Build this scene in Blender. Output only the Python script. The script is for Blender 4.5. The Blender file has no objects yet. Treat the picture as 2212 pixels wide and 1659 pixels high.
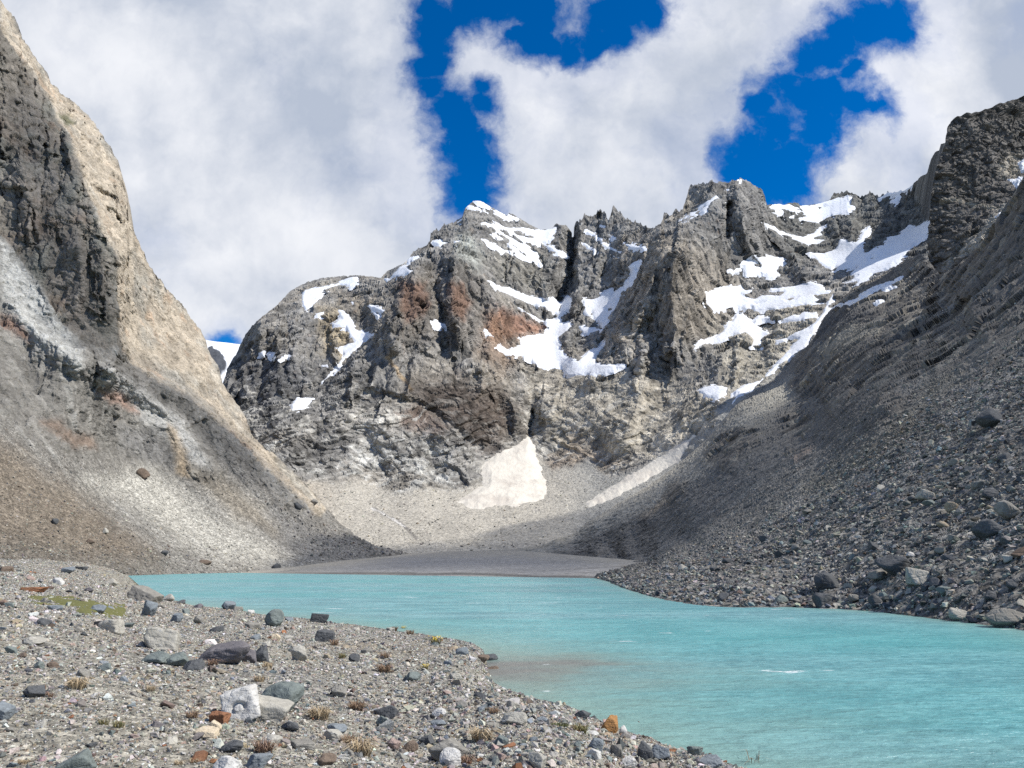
import bpy, bmesh, math, random
import numpy as np
C = bpy.context.scene.collection
sc = bpy.context.scene
rng = np.random.default_rng(7)
f32 = np.float32

# ------------------------------------------------------------------ camera
W, H, F = 2212.0, 1659.0, 1671.0           # the frame of the traced outlines, focal length in the same units
PITCH = math.radians(13.22)
EYE = 3.2                                   # metres above the lake
SP, CP = math.sin(PITCH), math.cos(PITCH)
cam = bpy.data.cameras.new("camera"); camo = bpy.data.objects.new("camera", cam); C.objects.link(camo)
camo.location = (0, 0, EYE); camo.rotation_euler = (math.pi/2 + PITCH, 0, 0)
cam.sensor_width = 36; cam.lens = 36*F/W; cam.clip_start = 0.1; cam.clip_end = 30000
sc.camera = camo
sc.view_settings.view_transform = 'Standard'; sc.view_settings.look = 'None'
sc.view_settings.exposure = 0.16; sc.view_settings.gamma = 1.0
sc.cycles.max_bounces = 4; sc.cycles.diffuse_bounces = 2; sc.cycles.glossy_bounces = 2
sc.cycles.use_denoising = False

# ------------------------------------------------------------------ sun
SUN_AZ, SUN_EL = math.radians(105), math.radians(48)     # azimuth clockwise from the view direction
sun = bpy.data.lights.new("sun", 'SUN'); sun.energy = 5.0; sun.angle = math.radians(0.5); sun.color = (1.0, .955, .88)
suno = bpy.data.objects.new("sun", sun); C.objects.link(suno)
SUND = np.array([math.sin(SUN_AZ)*math.cos(SUN_EL), math.cos(SUN_AZ)*math.cos(SUN_EL), math.sin(SUN_EL)])
from mathutils import Vector
suno.rotation_euler = Vector(SUND).to_track_quat('Z', 'Y').to_euler()

# ------------------------------------------------------------------ node helpers
class NT:
    def __init__(s, tree): s.t = tree; s.n = tree.nodes; s.l = tree.links
    def node(s, typ, **kw):
        n = s.n.new(typ)
        for k, v in kw.items(): setattr(n, k, v)
        return n
    def put(s, sock, v):
        if v is None: return
        if isinstance(v, bpy.types.NodeSocket): s.l.new(v, sock)
        else: sock.default_value = v
    def math(s, op, a, b=None, c=None, clamp=False):
        n = s.node('ShaderNodeMath', operation=op, use_clamp=clamp)
        s.put(n.inputs[0], a); s.put(n.inputs[1], b); s.put(n.inputs[2], c)
        return n.outputs[0]
    def vec(s, op, a, b=None, scale=None):
        n = s.node('ShaderNodeVectorMath', operation=op)
        s.put(n.inputs[0], a); s.put(n.inputs[1], b)
        if scale is not None: s.put(n.inputs['Scale'], scale)
        return n.outputs['Value'] if op in ('DISTANCE', 'DOT_PRODUCT', 'LENGTH') else n.outputs[0]
    def noise(s, vec, scale, detail=4, rough=.55, dist=0.0, col=False, dim='3D'):
        n = s.node('ShaderNodeTexNoise', noise_dimensions=dim)
        s.put(n.inputs['Vector'], vec); s.put(n.inputs['Scale'], scale); n.inputs['Detail'].default_value = detail
        n.inputs['Roughness'].default_value = rough; n.inputs['Distortion'].default_value = dist
        return n.outputs['Color'] if col else n.outputs['Fac']
    def voro(s, vec, scale, feature='F1', out='Distance', rnd=1.0):
        n = s.node('ShaderNodeTexVoronoi', feature=feature)
        s.put(n.inputs['Vector'], vec); s.put(n.inputs['Scale'], scale); n.inputs['Randomness'].default_value = rnd
        return n.outputs[out]
    def maprange(s, v, a, b, c=0.0, d=1.0, smooth=True):
        n = s.node('ShaderNodeMapRange', interpolation_type='SMOOTHSTEP' if smooth else 'LINEAR')
        s.put(n.inputs[0], v)
        for i, x in enumerate((a, b, c, d)): s.put(n.inputs[i+1], x)
        return n.outputs[0]
    def mix(s, fac, a, b, blend='MIX'):
        n = s.node('ShaderNodeMix', data_type='RGBA', blend_type=blend)
        s.put(n.inputs[0], fac); s.put(n.inputs[6], a); s.put(n.inputs[7], b)
        return n.outputs[2]

def rgb(r, g, b): return (r, g, b, 1.0)

# ------------------------------------------------------------------ sky: Nishita sky behind broken cloud
wd = bpy.data.worlds.new("World"); sc.world = wd; wd.use_nodes = True
T = NT(wd.node_tree); T.n.clear()
sky = T.node('ShaderNodeTexSky', sky_type='NISHITA', sun_disc=False)
sky.sun_elevation = SUN_EL; sky.sun_rotation = SUN_AZ
sky.altitude = 1500; sky.air_density = 1.0; sky.dust_density = 0.05; sky.ozone_density = 4.0
skyc = T.vec('SCALE', sky.outputs[0], scale=0.10)
hs = T.node('ShaderNodeHueSaturation'); T.put(hs.inputs['Color'], skyc)
hs.inputs['Saturation'].default_value = 1.42; hs.inputs['Hue'].default_value = 0.507; hs.inputs['Value'].default_value = 1.35
skyc = hs.outputs[0]
tc = T.node('ShaderNodeTexCoord'); D = tc.outputs['Generated']
dn = T.vec('NORMALIZE', D)
fw = T.math('MAXIMUM', T.vec('DOT_PRODUCT', dn, (0, CP, SP)), 0.12)
gx = T.math('DIVIDE', T.vec('DOT_PRODUCT', dn, (1, 0, 0)), fw)
gy = T.math('DIVIDE', T.vec('DOT_PRODUCT', dn, (0, -SP, CP)), fw)
cmb = T.node('ShaderNodeCombineXYZ'); T.put(cmb.inputs[0], gx); T.put(cmb.inputs[1], gy)
G = cmb.outputs[0]
w1 = T.vec('SUBTRACT', T.noise(G, 3.2, 6, .6, col=True), (.5, .5, .5))
w2 = T.vec('SUBTRACT', T.noise(G, 11, 6, .62, col=True), (.5, .5, .5))
Gw = T.vec('ADD', G, T.vec('ADD', T.vec('SCALE', w1, scale=.10), T.vec('SCALE', w2, scale=.055)))
Gw = T.vec('MULTIPLY', Gw, (1, 1, 0))
GAPS = [(945,30,46),(936,85,36),(924,140,36),(924,195,32),(962,235,42),(985,285,50),(1005,340,52),(1005,400,52),(1040,245,34),(1035,205,24),
        (1000,12,45),(1060,8,50),(1130,0,60),(1125,62,34),(1170,55,50),(1165,15,50),(1205,78,28),(1245,95,27),(1278,98,27),(1325,66,38),(1335,20,50),(1400,0,42),(1290,85,26),
        (500,745,24),
        (1810,85,50),(1860,70,50),(1910,40,50),(1950,40,44),(1770,130,50),(1720,150,46),(1680,190,44),(1725,220,56),(1790,215,52),(1850,225,46),(1885,235,34),(1750,290,56),(1690,310,60),(1620,345,46),(1660,375,52),(1600,360,34),(1690,400,44),(1650,425,44),(1640,240,28),(1830,160,30),(1720,345,40)]
g = None
for (u, v, r) in GAPS:
    p = ((u-W/2)/F, (H/2-v)/F, 0.0)
    d = T.vec('DISTANCE', Gw, p)
    e = T.math('MULTIPLY_ADD', d, -F/(r*1.64), 1.0)
    g = e if g is None else T.math('SMOOTH_MAX', g, e, 0.25)
edge_ = T.maprange(g, -2.0, .0)
fine = T.noise(T.vec('ADD', G, T.vec('SCALE', w2, scale=.05)), 10.0, 10, .66)
mid = T.noise(T.vec('ADD', G, T.vec('SCALE', w1, scale=.12)), 4.2, 6, .55)
fb = T.math('ADD', T.math('MULTIPLY', T.math('SUBTRACT', fine, .5), 3.0), T.math('MULTIPLY', T.math('SUBTRACT', mid, .5), .9))
x = T.math('SUBTRACT', T.math('ADD', fb, .12), T.math('MULTIPLY', T.math('MAXIMUM', g, -.75), 1.25))
veil = T.noise(T.vec('ADD', G, T.vec('SCALE', w1, scale=.2)), 5.5, 9, .64)
alpha = T.math('MULTIPLY', T.maprange(x, -.62, .54), T.maprange(T.math('ADD', T.math('MULTIPLY', veil, .8), T.math('MULTIPLY', edge_, -.16)), .22, .40, .84, 1.0))
# cloud brightness: greyer bellies, whiter puffs near the torn edges
big = T.noise(G, 2.1, 5, .5)
bump_ = T.noise(T.vec('ADD', G, T.vec('ADD', T.vec('SCALE', w1, scale=.15), (.018, .03, 0))), 4.2, 5, .52)
lit = T.math('MULTIPLY', T.math('SUBTRACT', mid, bump_), 1.7)
puff = T.math('ADD', T.maprange(T.math('ADD', T.math('MULTIPLY', mid, .85), T.math('MULTIPLY', fine, .30)), .40, .74), lit)
edge = T.maprange(g, -2.2, -.15)
lum = T.math('ADD', T.math('MULTIPLY', puff, .62), T.math('ADD', T.math('MULTIPLY', edge, .22), T.math('MULTIPLY', T.math('SUBTRACT', big, .5), 1.3)), clamp=True)
cloud = T.mix(lum, rgb(.43, .485, .59), rgb(.87, .88, .91))
lp = T.maprange(T.vec('DOT_PRODUCT', dn, (0, CP, SP)), .25, .6)
alpha = T.math('MULTIPLY', alpha, T.math('MULTIPLY_ADD', lp, .75, .25))
full = T.mix(alpha, skyc, cloud)
bg = T.node('ShaderNodeBackground'); T.put(bg.inputs[0], full); bg.inputs[1].default_value = 1.0
wo = T.node('ShaderNodeOutputWorld'); T.l.new(bg.outputs[0], wo.inputs[0])
wd.cycles.sampling_method = 'MANUAL'; wd.cycles.sample_map_resolution = 512

# ------------------------------------------------------------------ numeric noise
def _hash(ix, iy, iz, seed):
    h = (ix.astype(np.uint32)*np.uint32(0x8da6b343)) ^ (iy.astype(np.uint32)*np.uint32(0xd8163841)) ^ (iz.astype(np.uint32)*np.uint32(0xcb1ab31f)) ^ np.uint32((seed*0x9e3779b1) & 0xffffffff)
    h ^= h >> np.uint32(15); h *= np.uint32(0x2c1b3c6d); h ^= h >> np.uint32(12); h *= np.uint32(0x297a2d39); h ^= h >> np.uint32(15)
    return h
_GR = rng.normal(size=(256, 3)); _GR = (_GR/np.linalg.norm(_GR, axis=1, keepdims=True)).astype(f32)
def _chunks(fn, p, *a):
    sh = p.shape[:-1]; q = np.ascontiguousarray(p.reshape(-1, 3), dtype=f32)
    out = [fn(q[i:i+150000], *a) for i in range(0, len(q), 150000)]
    if isinstance(out[0], tuple): return tuple(np.concatenate(z).reshape(sh) for z in zip(*out))
    return np.concatenate(out).reshape(sh)
def _perlin(p, seed):
    i = np.floor(p).astype(np.int32); r = p - i
    w = r*r*r*(r*(r*6-15)+10); res = 0
    for a in (0, 1):
        for b in (0, 1):
            for c in (0, 1):
                g = _GR[_hash(i[:, 0]+a, i[:, 1]+b, i[:, 2]+c, seed) & np.uint32(255)]
                d = g[:, 0]*(r[:, 0]-a)+g[:, 1]*(r[:, 1]-b)+g[:, 2]*(r[:, 2]-c)
                res = res + d*(w[:, 0] if a else 1-w[:, 0])*(w[:, 1] if b else 1-w[:, 1])*(w[:, 2] if c else 1-w[:, 2])
    return res*1.5
def perlin(p, seed=0): return _chunks(_perlin, p, seed)
def fbm(p, octaves=4, seed=0, gain=.5, ridged=False):
    r = 0; a = 1.0; s = 1.0; tot = 0
    for o in range(octaves):
        n = perlin(p*f32(s), seed+o*17)
        if ridged: n = 1-2*np.abs(n)
        r = r+a*n; tot += a; a *= gain; s *= 2.07
    return r/tot
def _cells(p, seed):
    b = np.floor(p-.5).astype(np.int32); best = np.full(len(p), 9e9, f32); sec = np.full(len(p), 9e9, f32); ids = np.zeros(len(p), np.uint32)
    dl = np.zeros_like(p)
    for a in (0, 1):
        for bb in (0, 1):
            for c in (0, 1):
                ix, iy, iz = b[:, 0]+a, b[:, 1]+bb, b[:, 2]+c
                h = _hash(ix, iy, iz, seed)
                q = np.stack([ix+.12+.76*((h & np.uint32(1023))/1023.), iy+.12+.76*(((h >> np.uint32(10)) & np.uint32(1023))/1023.), iz+.12+.76*(((h >> np.uint32(20)) & np.uint32(1023))/1023.)], 1).astype(f32)
                dd = p-q; d = (dd*dd).sum(1); m = d < best
                sec = np.where(m, best, np.minimum(sec, d))
                best[m] = d[m]; ids[m] = h[m]; dl[m] = dd[m]
    h2 = _hash(ids.astype(np.int64), ids.astype(np.int64)*0+3, ids.astype(np.int64)*0+7, seed+91)
    val = (h2 & np.uint32(65535))/65535.*2-1
    gr = _GR[(h2 >> np.uint32(16)) & np.uint32(255)]
    return (val.astype(f32), (gr*dl).sum(1).astype(f32), np.sqrt(sec)-np.sqrt(best))
def cells(p, seed=0):
    """random value of the block a point lies in, its tilted face, distance to the joint beside it"""
    return _chunks(_cells, p, seed)
def chisel(p, seed=0, flat=.55, crack=.14):
    v, t, d = cells(p, seed); return flat*v+1.1*t-crack*np.exp(-(d/.055)**2), v
def sstep(a, b, x):
    t = np.clip((x-a)/(b-a), 0, 1); return t*t*(3-2*t)

# ------------------------------------------------------------------ view rays -> points
def rays(u, v):
    dx = (np.asarray(u, float)-W/2)/F; dz = (H/2-np.asarray(v, float))/F
    return np.stack([dx+0*dz, CP-dz*SP+0*dx, SP+dz*CP+0*dx], -1)      # along the optical axis the length is 1
def depth_for_z(u, v, z): r = rays(u, v); return (z-EYE)/r[..., 2]      # axis depth where the ray meets height z
def tps_fit(pts, vals, lam=4e-5):
    P = np.asarray(pts, float)/1000.; n = len(P)
    d2 = ((P[:, None]-P[None])**2).sum(-1); K = .5*d2*np.log(d2+1e-12)
    A = np.zeros((n+3, n+3)); A[:n, :n] = K+lam*np.eye(n); A[:n, n] = 1; A[:n, n+1:] = P; A[n, :n] = 1; A[n+1:, :n] = P.T
    return P, np.linalg.solve(A, np.concatenate([vals, np.zeros(3)]))
def tps_eval(fit, u, v):
    P, w = fit; q = np.stack([np.ravel(u), np.ravel(v)], 1)/1000.; out = np.empty(len(q)); n = len(P)
    for i in range(0, len(q), 60000):
        s = q[i:i+60000]; d2 = ((s[:, None]-P[None])**2).sum(-1)
        out[i:i+60000] = (.5*d2*np.log(d2+1e-12))@w[:n]+w[n]+s@w[n+1:]
    return out.reshape(np.shape(u))
def seg_dist(u, v, poly, closed):
    """distance to a polyline and the side it is on (positive = right of the direction of travel on the picture)"""
    P = np.asarray(poly, float); n = len(P); best = np.full(u.shape, 1e9); side = np.zeros(u.shape)
    for i in range(n if closed else n-1):
        a, b = P[i], P[(i+1) % n]; e = b-a; L = (e*e).sum()+1e-9
        t = np.clip(((u-a[0])*e[0]+(v-a[1])*e[1])/L, 0, 1)
        dx, dy = u-a[0]-t*e[0], v-a[1]-t*e[1]; d = np.hypot(dx, dy); m = d < best
        best = np.where(m, d, best); side = np.where(m, e[0]*dy-e[1]*dx, side)
    return best, side
def poly_sd(u, v, poly):
    """signed distance, positive inside"""
    P = np.asarray(poly, float); n = len(P); d, _ = seg_dist(u, v, P, True); ins = np.zeros(u.shape, bool)
    for i in range(n):
        a, b = P[i], P[(i+1) % n]
        c = (a[1] > v) != (b[1] > v)
        with np.errstate(divide='ignore', invalid='ignore'):
            xx = (b[0]-a[0])*(v-a[1])/(b[1]-a[1]+1e-12)+a[0]
        ins ^= c & (u < xx)
    return np.where(ins, d, -d)

# ------------------------------------------------------------------ mesh helpers
def make_mesh(name, verts, faces, mat=None, smooth=False, col=None, attrs=None):
    verts = np.ascontiguousarray(verts, f32).reshape(-1, 3); faces = np.ascontiguousarray(faces, np.int32); k = faces.shape[1]
    me = bpy.data.meshes.new(name)
    me.vertices.add(len(verts)); me.vertices.foreach_set('co', verts.ravel())
    me.loops.add(faces.size); me.loops.foreach_set('vertex_index', faces.ravel())
    me.polygons.add(len(faces)); me.polygons.foreach_set('loop_start', np.arange(0, faces.size, k, dtype=np.int32))
    me.polygons.foreach_set('loop_total', np.full(len(faces), k, np.int32))
    me.polygons.foreach_set('use_smooth', np.full(len(faces), smooth, bool))
    if col is not None:
        a = me.attributes.new('col', 'FLOAT_COLOR', 'POINT')
        a.data.foreach_set('color', np.concatenate([np.clip(col.reshape(-1, 3), 0, 1), np.ones((len(verts), 1))], 1).astype(f32).ravel())
    for kx, vx in (attrs or {}).items():
        a = me.attributes.new(kx, 'FLOAT', 'POINT'); a.data.foreach_set('value', np.ascontiguousarray(vx, f32).ravel())
    me.update(calc_edges=True)
    if mat: me.materials.append(mat)
    return me
def link(name, me, label=None, cat=None, group=None, kind=None, parent=None):
    o = bpy.data.objects.new(name, me); C.objects.link(o)
    if label: o['label'] = label
    if cat: o['category'] = cat
    if group: o['group'] = group
    if kind: o['kind'] = kind
    if parent: o.parent = parent
    return o
def grid_faces(R, Cn, keep=None):
    i = np.arange(R*Cn).reshape(R, Cn)
    f = np.stack([i[:-1, :-1], i[1:, :-1], i[1:, 1:], i[:-1, 1:]], -1)
    return f.reshape(-1, 4) if keep is None else f[keep]
def compact(verts, faces, *arrs):
    used = np.unique(faces); mp = np.full(len(verts), -1, np.int64); mp[used] = np.arange(len(used))
    return (verts[used], mp[faces]) + tuple(a[used] for a in arrs)

class Layer:
    """a terrain sheet: outline traced as seen, every point at its own distance"""
    def __init__(s, u0, u1, du, rows, top, bot, ctrl, power=1.0, jag=0.0, spike=lambda u: 0*u):
        us = np.arange(u0, u1, du); top = np.asarray(top, float); bot = np.asarray(bot, float)
        z_ = us*0; vt = np.interp(us, top[:, 0], top[:, 1]); s.jag = jag*(2.2*fbm(np.stack([us/13, z_, z_], -1), 3, 6)+1.5*fbm(np.stack([us/3.5, z_, z_], -1), 2, 7))-spike(us)*np.maximum(fbm(np.stack([us/5.5, z_+4, z_], -1), 2, 8), 0)*16; vb = np.interp(us, bot[:, 0], bot[:, 1]); vb = np.maximum(vb, vt+1)
        k = np.linspace(0, 1, rows)**power
        s.us, s.vt, s.vb, s.k = us, vt, vb, k
        s.u = np.broadcast_to(us, (rows, len(us))).copy(); s.grid()
        pts, inv = [], []
        for c in ctrl:
            u, v = c[0], c[1]
            t = c[2]/rays(u, v)[1] if len(c) == 3 else float(depth_for_z(u, v, c[3]))
            pts.append((u, v)); inv.append(1000./t)
        s.fit = tps_fit(pts, np.array(inv))
        s.inv0 = np.clip(tps_eval(s.fit, s.u, s.v), 1000./6000, 1000./2.5)
        s.off = np.zeros_like(s.u); q = np.stack([s.u, s.v, 0*s.u], -1)
        s.wu = s.u+9*fbm(q/38, 3, 2)+3*fbm(q/9, 2, 3); s.wv = s.v+9*fbm(q/38, 3, 4)
    def grid(s):      # rows follow the skyline closely at the top only, smoother rows below it
        n = max(3, int(90/(s.us[1]-s.us[0]))); w = np.hanning(n+2)[1:-1]; w /= w.sum()
        sm = lambda a: np.convolve(np.pad(a, (n//2, n-1-n//2), 'edge'), w, 'valid')
        vt, vb = s.vt, s.vb; vs = np.minimum(sm(vt), vb-.5*(vb-vt)); k = s.k[:, None]
        s.v = vs[None]+k*(vb-vs)[None]+(vt-vs)[None]*np.exp(-5.5*k)*(1-k)+s.jag[None]*np.exp(-22*k)
        s.v = np.maximum.accumulate(s.v, 0)+k*1e-3
    def tent(s, line, A, wl, wr, p=1.0):
        L = np.asarray(line, float); m = max(wl, wr)+30; k = (s.us > L[:, 0].min()-m) & (s.us < L[:, 0].max()+m); c = np.where(k)[0]
        if not len(c): return
        q = np.s_[:, c[0]:c[-1]+1]; d, side = seg_dist(s.wu[q], s.wv[q], L, False)
        w = np.where(side > 0, wl, wr)       # side>0: left of a line running down the picture
        s.off[q] += -A*np.clip(1-d/w, 0, 1)**p
    def slab(s, poly, A, feather):
        s.off += -A*sstep(-feather/2, feather/2, poly_sd(s.wu, s.wv, poly))
    def solve(s):
        t = 1000./s.inv0+s.off
        s.P = rays(s.u, s.v)*t[..., None]+np.array([0, 0, EYE])
        s.t = t; s.N = s.normals(s.P)
    @staticmethod
    def normals(P):
        a = np.gradient(P, axis=1); b = np.gradient(P, axis=0); n = np.cross(b, a)
        n /= np.linalg.norm(n, axis=-1, keepdims=True)+1e-12
        flip = (n*(np.array([0, 0, EYE])-P)).sum(-1) < 0; n[flip] *= -1
        for _ in range(2):
            n[1:-1, 1:-1] = (n[1:-1, 1:-1]*2+n[:-2, 1:-1]+n[2:, 1:-1]+n[1:-1, :-2]+n[1:-1, 2:])/6
        return n/(np.linalg.norm(n, axis=-1, keepdims=True)+1e-12)
    def mesh(s, name, mat, Q, col, back=None, attrs=None):
        R, Cn = s.u.shape
        P, cl = Q, col
        if back:      # far side behind the skyline: the mass has real thickness
            e = P[0]; add = []
            for (dy, dz) in back:
                add.append(e+np.array([0, dy, dz])*1.0)
            P = np.concatenate([np.array(add[::-1]), P]); cl = np.concatenate([np.repeat(col[:1], len(back), 0), col])
            attrs = {k: np.concatenate([np.repeat(a[:1], len(back), 0), a]) for k, a in (attrs or {}).items()}
        return make_mesh(name, P, grid_faces(P.shape[0], Cn)[:, ::-1], mat, name not in ('mountain', 'scree_slope'), cl, attrs)
    def at(s, u, v, arr=None):
        arr = s.Q if arr is None else arr
        u = np.atleast_1d(np.asarray(u, float)); v = np.atleast_1d(np.asarray(v, float))
        fu = np.clip((u-s.us[0])/(s.us[1]-s.us[0]), 0, len(s.us)-1.001); iu = fu.astype(int); a = fu-iu
        vc = s.v[:, iu]*(1-a)+s.v[:, iu+1]*a; ir = np.clip((vc < v[None]).sum(0)-1, 0, len(s.k)-2); j = np.arange(len(u))
        b = np.clip((v-vc[ir, j])/(vc[ir+1, j]-vc[ir, j]+1e-6), 0, 1)
        a = a[:, None]; b = b[:, None]
        return (arr[ir, iu]*(1-a)+arr[ir, iu+1]*a)*(1-b)+(arr[ir+1, iu]*(1-a)+arr[ir+1, iu+1]*a)*b

def c1(*p): return [(.5014*x, .5014*y) for x, y in p]
def c2(*p): return [(1106+.5014*x, .5014*y) for x, y in p]
def c4(*p): return [(1106+.5*x, 619.4+.5*y) for x, y in p]
def c7(*p): return [(442.4+.4533*x, 353.9+.4533*y) for x, y in p]
def cA(*p): return [(884.8+.26667*x, 398.2+.26667*y) for x, y in p]
def cB(*p): return [(1194.5+.26667*x, 371.6+.26667*y) for x, y in p]
def cC(*p): return [(1504.2+.32*x, 371.6+.32*y) for x, y in p]
def cD(*p): return [(1769.6+.32*x, 177+.32*y) for x, y in p]
def cE(*p): return [(.4267*x, .4267*y) for x, y in p]
def cF(*p): return [(.3733*x, 619.4+.3733*y) for x, y in p]
def cG(*p): return [(442.4+.36*x, 752+.36*y) for x, y in p]
def cH(*p): return [(.28*x, 1194.5+.28*y) for x, y in p]

def paint(col, L, poly, color, s=.8, feather=14, nz=None, namp=10):
    sd = poly_sd(L.u, L.v, poly)
    if nz is not None: sd = sd+nz*namp
    w = (sstep(-feather, feather, sd)*s)[..., None]
    col[:] = col*(1-w)+np.array(color)*w
def brush(col, L, line, width, color, s=.8, nz=None, namp=4):
    d, _ = seg_dist(L.u, L.v, line, False)
    if nz is not None: d = d+nz*namp
    w = (sstep(width, width*.3, d)*s)[..., None]
    col[:] = col*(1-w)+np.array(color)*w

# ------------------------------------------------------------------ materials
def rock_material(name, fine, bump, speck=.35, rough=.9, pebble=0.0, joint=.3):
    """colour comes from the stone itself; grain and small relief at sizes below the mesh"""
    m = bpy.data.materials.new(name); m.use_nodes = True; t = NT(m.node_tree); t.n.clear()
    out = t.node('ShaderNodeOutputMaterial'); b = t.node('ShaderNodeBsdfPrincipled'); t.l.new(b.outputs[0], out.inputs[0])
    a = t.node('ShaderNodeAttribute', attribute_name='col'); geo = t.node('ShaderNodeNewGeometry'); P = geo.outputs['Position']
    n1 = t.noise(P, 1.0/fine, 6, .65); n2 = t.noise(P, 5.0/fine, 4, .65)
    k = t.math('ADD', t.math('MULTIPLY', t.math('SUBTRACT', n1, .5), 2.2*speck), t.math('MULTIPLY', t.math('SUBTRACT', n2, .5), 1.8*speck))
    k = t.math('MAXIMUM', t.math('ADD', k, 1.0), .25)
    if pebble:      # loose stones: every pebble has its own shade
        ls = t.node('ShaderNodeAttribute', attribute_name='loose').outputs['Fac']; pk = None
        for sc_, am in ((1/pebble, .9), (2.6/pebble, .8)):
            pc = t.voro(t.vec('ADD', P, t.vec('SCALE', t.noise(P, 2*sc_, 2, .5, col=True), scale=.35/sc_)), sc_, 'F1', 'Color')
            sp = t.node('ShaderNodeSeparateColor'); t.put(sp.inputs[0], pc)
            e = t.math('MULTIPLY', t.math('SUBTRACT', t.math('POWER', sp.outputs[0], 1.6), .385), am*.85); pk = e if pk is None else t.math('ADD', pk, e)
        k = t.math('MULTIPLY', k, t.math('MAXIMUM', t.math('MULTIPLY_ADD', pk, ls, 1.0), .3))
    c = t.vec('SCALE', a.outputs['Color'], scale=k)
    t.put(b.inputs['Base Color'], c); b.inputs['Roughness'].default_value = rough; b.inputs['Specular IOR Level'].default_value = .2
    hgt = t.math('ADD', n1, t.math('MULTIPLY', n2, .35))
    for st, sc_ in (((1, 1, .3), .42), ((.35, .35, 1.3), .5)):      # thin joints, upright and along the bedding
        cr = t.math('ABSOLUTE', t.math('SUBTRACT', t.noise(t.vec('MULTIPLY', P, st), sc_/fine, 3, .5), .5))
        hgt = t.math('ADD', hgt, t.math('MULTIPLY', t.maprange(cr, 0, .035), joint))
    bp = t.node('ShaderNodeBump'); bp.inputs['Strength'].default_value = 1.0; bp.inputs['Distance'].default_value = bump
    t.put(bp.inputs['Height'], hgt); t.l.new(bp.outputs[0], b.inputs['Normal'])
    return m
M_WALL = rock_material('mountain_rock', 3.6, 1.0, .55, pebble=1.1)
M_SIDE = rock_material('slope_rock', 2.2, .6, .5, pebble=.75)
M_BANK = rock_material('gravel_ground', .10, .035, .45, pebble=.085)
M_FLAT = rock_material('silt', 3.0, .25, .35, pebble=.9)
M_STONE = rock_material('loose_stone', .12, .03, .3, joint=.15)
M_TALUS = rock_material('talus_stone', .6, .12, .3)
def snow_material(name, color, dirt):
    m = bpy.data.materials.new(name); m.use_nodes = True; t = NT(m.node_tree); b = t.n['Principled BSDF']
    geo = t.node('ShaderNodeNewGeometry'); P = geo.outputs['Position']
    q = t.vec('MULTIPLY', P, (1, .5, .5))
    n = t.noise(q, .12, 6, .62); n2 = t.noise(P, .03, 4, .6)
    k = t.math('MULTIPLY', t.maprange(t.math('ADD', t.math('MULTIPLY', n, .6), t.math('MULTIPLY', n2, .5)), .48, .8), dirt)
    t.put(b.inputs['Base Color'], t.mix(k, color, rgb(.42, .37, .32)))
    b.inputs['Roughness'].default_value = .65; b.inputs['Specular IOR Level'].default_value = .25
    bp = t.node('ShaderNodeBump'); bp.inputs['Distance'].default_value = 1.4; bp.inputs['Strength'].default_value = .6
    t.put(bp.inputs['Height'], t.noise(q, .3, 5, .6)); t.l.new(bp.outputs[0], b.inputs['Normal'])
    return m
M_SNOW = snow_material('old_snow', rgb(.79, .81, .84), .25)
M_DIRTY = snow_material('dirty_snow', rgb(.66, .62, .54), .65)

#@@STRUCTURE
# ================================================================== THE HEADWALL
sil = [(420, 850), (470, 840)] + c7((85,1050),(110,970),(150,900),(200,800),(260,740),(350,670),(400,610),(450,580),(520,555),(600,540),(680,535),(740,530),(800,540),(840,545),(870,515),(920,490),(960,470),(985,430),(1000,420),(1018,402),(1030,400),(1050,390),(1070,370),(1080,330),(1100,315),(1115,320),(1130,300),(1150,290),(1180,285),(1200,270),(1230,255),(1237,215),(1262,190),(1280,178),(1310,175),(1340,190),(1390,220),(1440,245),(1450,234),(1480,245),(1520,275),(1570,300),(1600,315),(1655,310),(1668,287),(1680,283),(1690,290),(1708,292),(1720,290),(1745,320),(1752,350),(1757,350),(1762,300),(1768,275),(1775,270),(1779,278),(1800,262),(1806,248),(1820,246),(1835,258)) + \
      c2((320,925),(332,932),(350,934),(372,905),(381,900),(386,912),(398,914),(405,920),(410,950),(417,950),(424,925),(431,905),(434,885),(439,883),(446,897),(458,912),(475,925),(490,945),(505,946),(520,957),(545,962),(570,975),(610,985),(632,968),(641,965),(650,940),(655,916),(668,917),(680,930),(688,922),(700,905),(712,903),(722,915),(727,898),(735,900),(745,870),(755,838),(765,800),(785,797),(810,797),(826,790),(840,793),(855,779),(868,782),(878,791),(890,790),(897,782),(910,786),(940,790),(948,778),(972,778),(981,768),(990,772),(1000,780),(1030,790),(1050,802),(1080,815),(1090,835),(1095,858),(1100,882),(1150,880),(1170,886),(1190,875),(1220,874),(1240,882),(1260,884),(1310,880),(1340,872),(1370,862),(1380,842),(1392,833),(1415,832),(1440,824),(1460,833),(1480,836),(1500,852),(1520,842),(1532,840),(1545,828),(1560,838),(1580,850),(1600,840),(1620,830),(1650,832),(1670,824),(1690,822),(1720,802),(1745,775),(1760,760),(1780,752),(1800,735),(1803,690),(1820,655),(1840,648),(1845,620),(1870,615),(1885,585),(1920,560),(1990,540),(2040,560))
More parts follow.
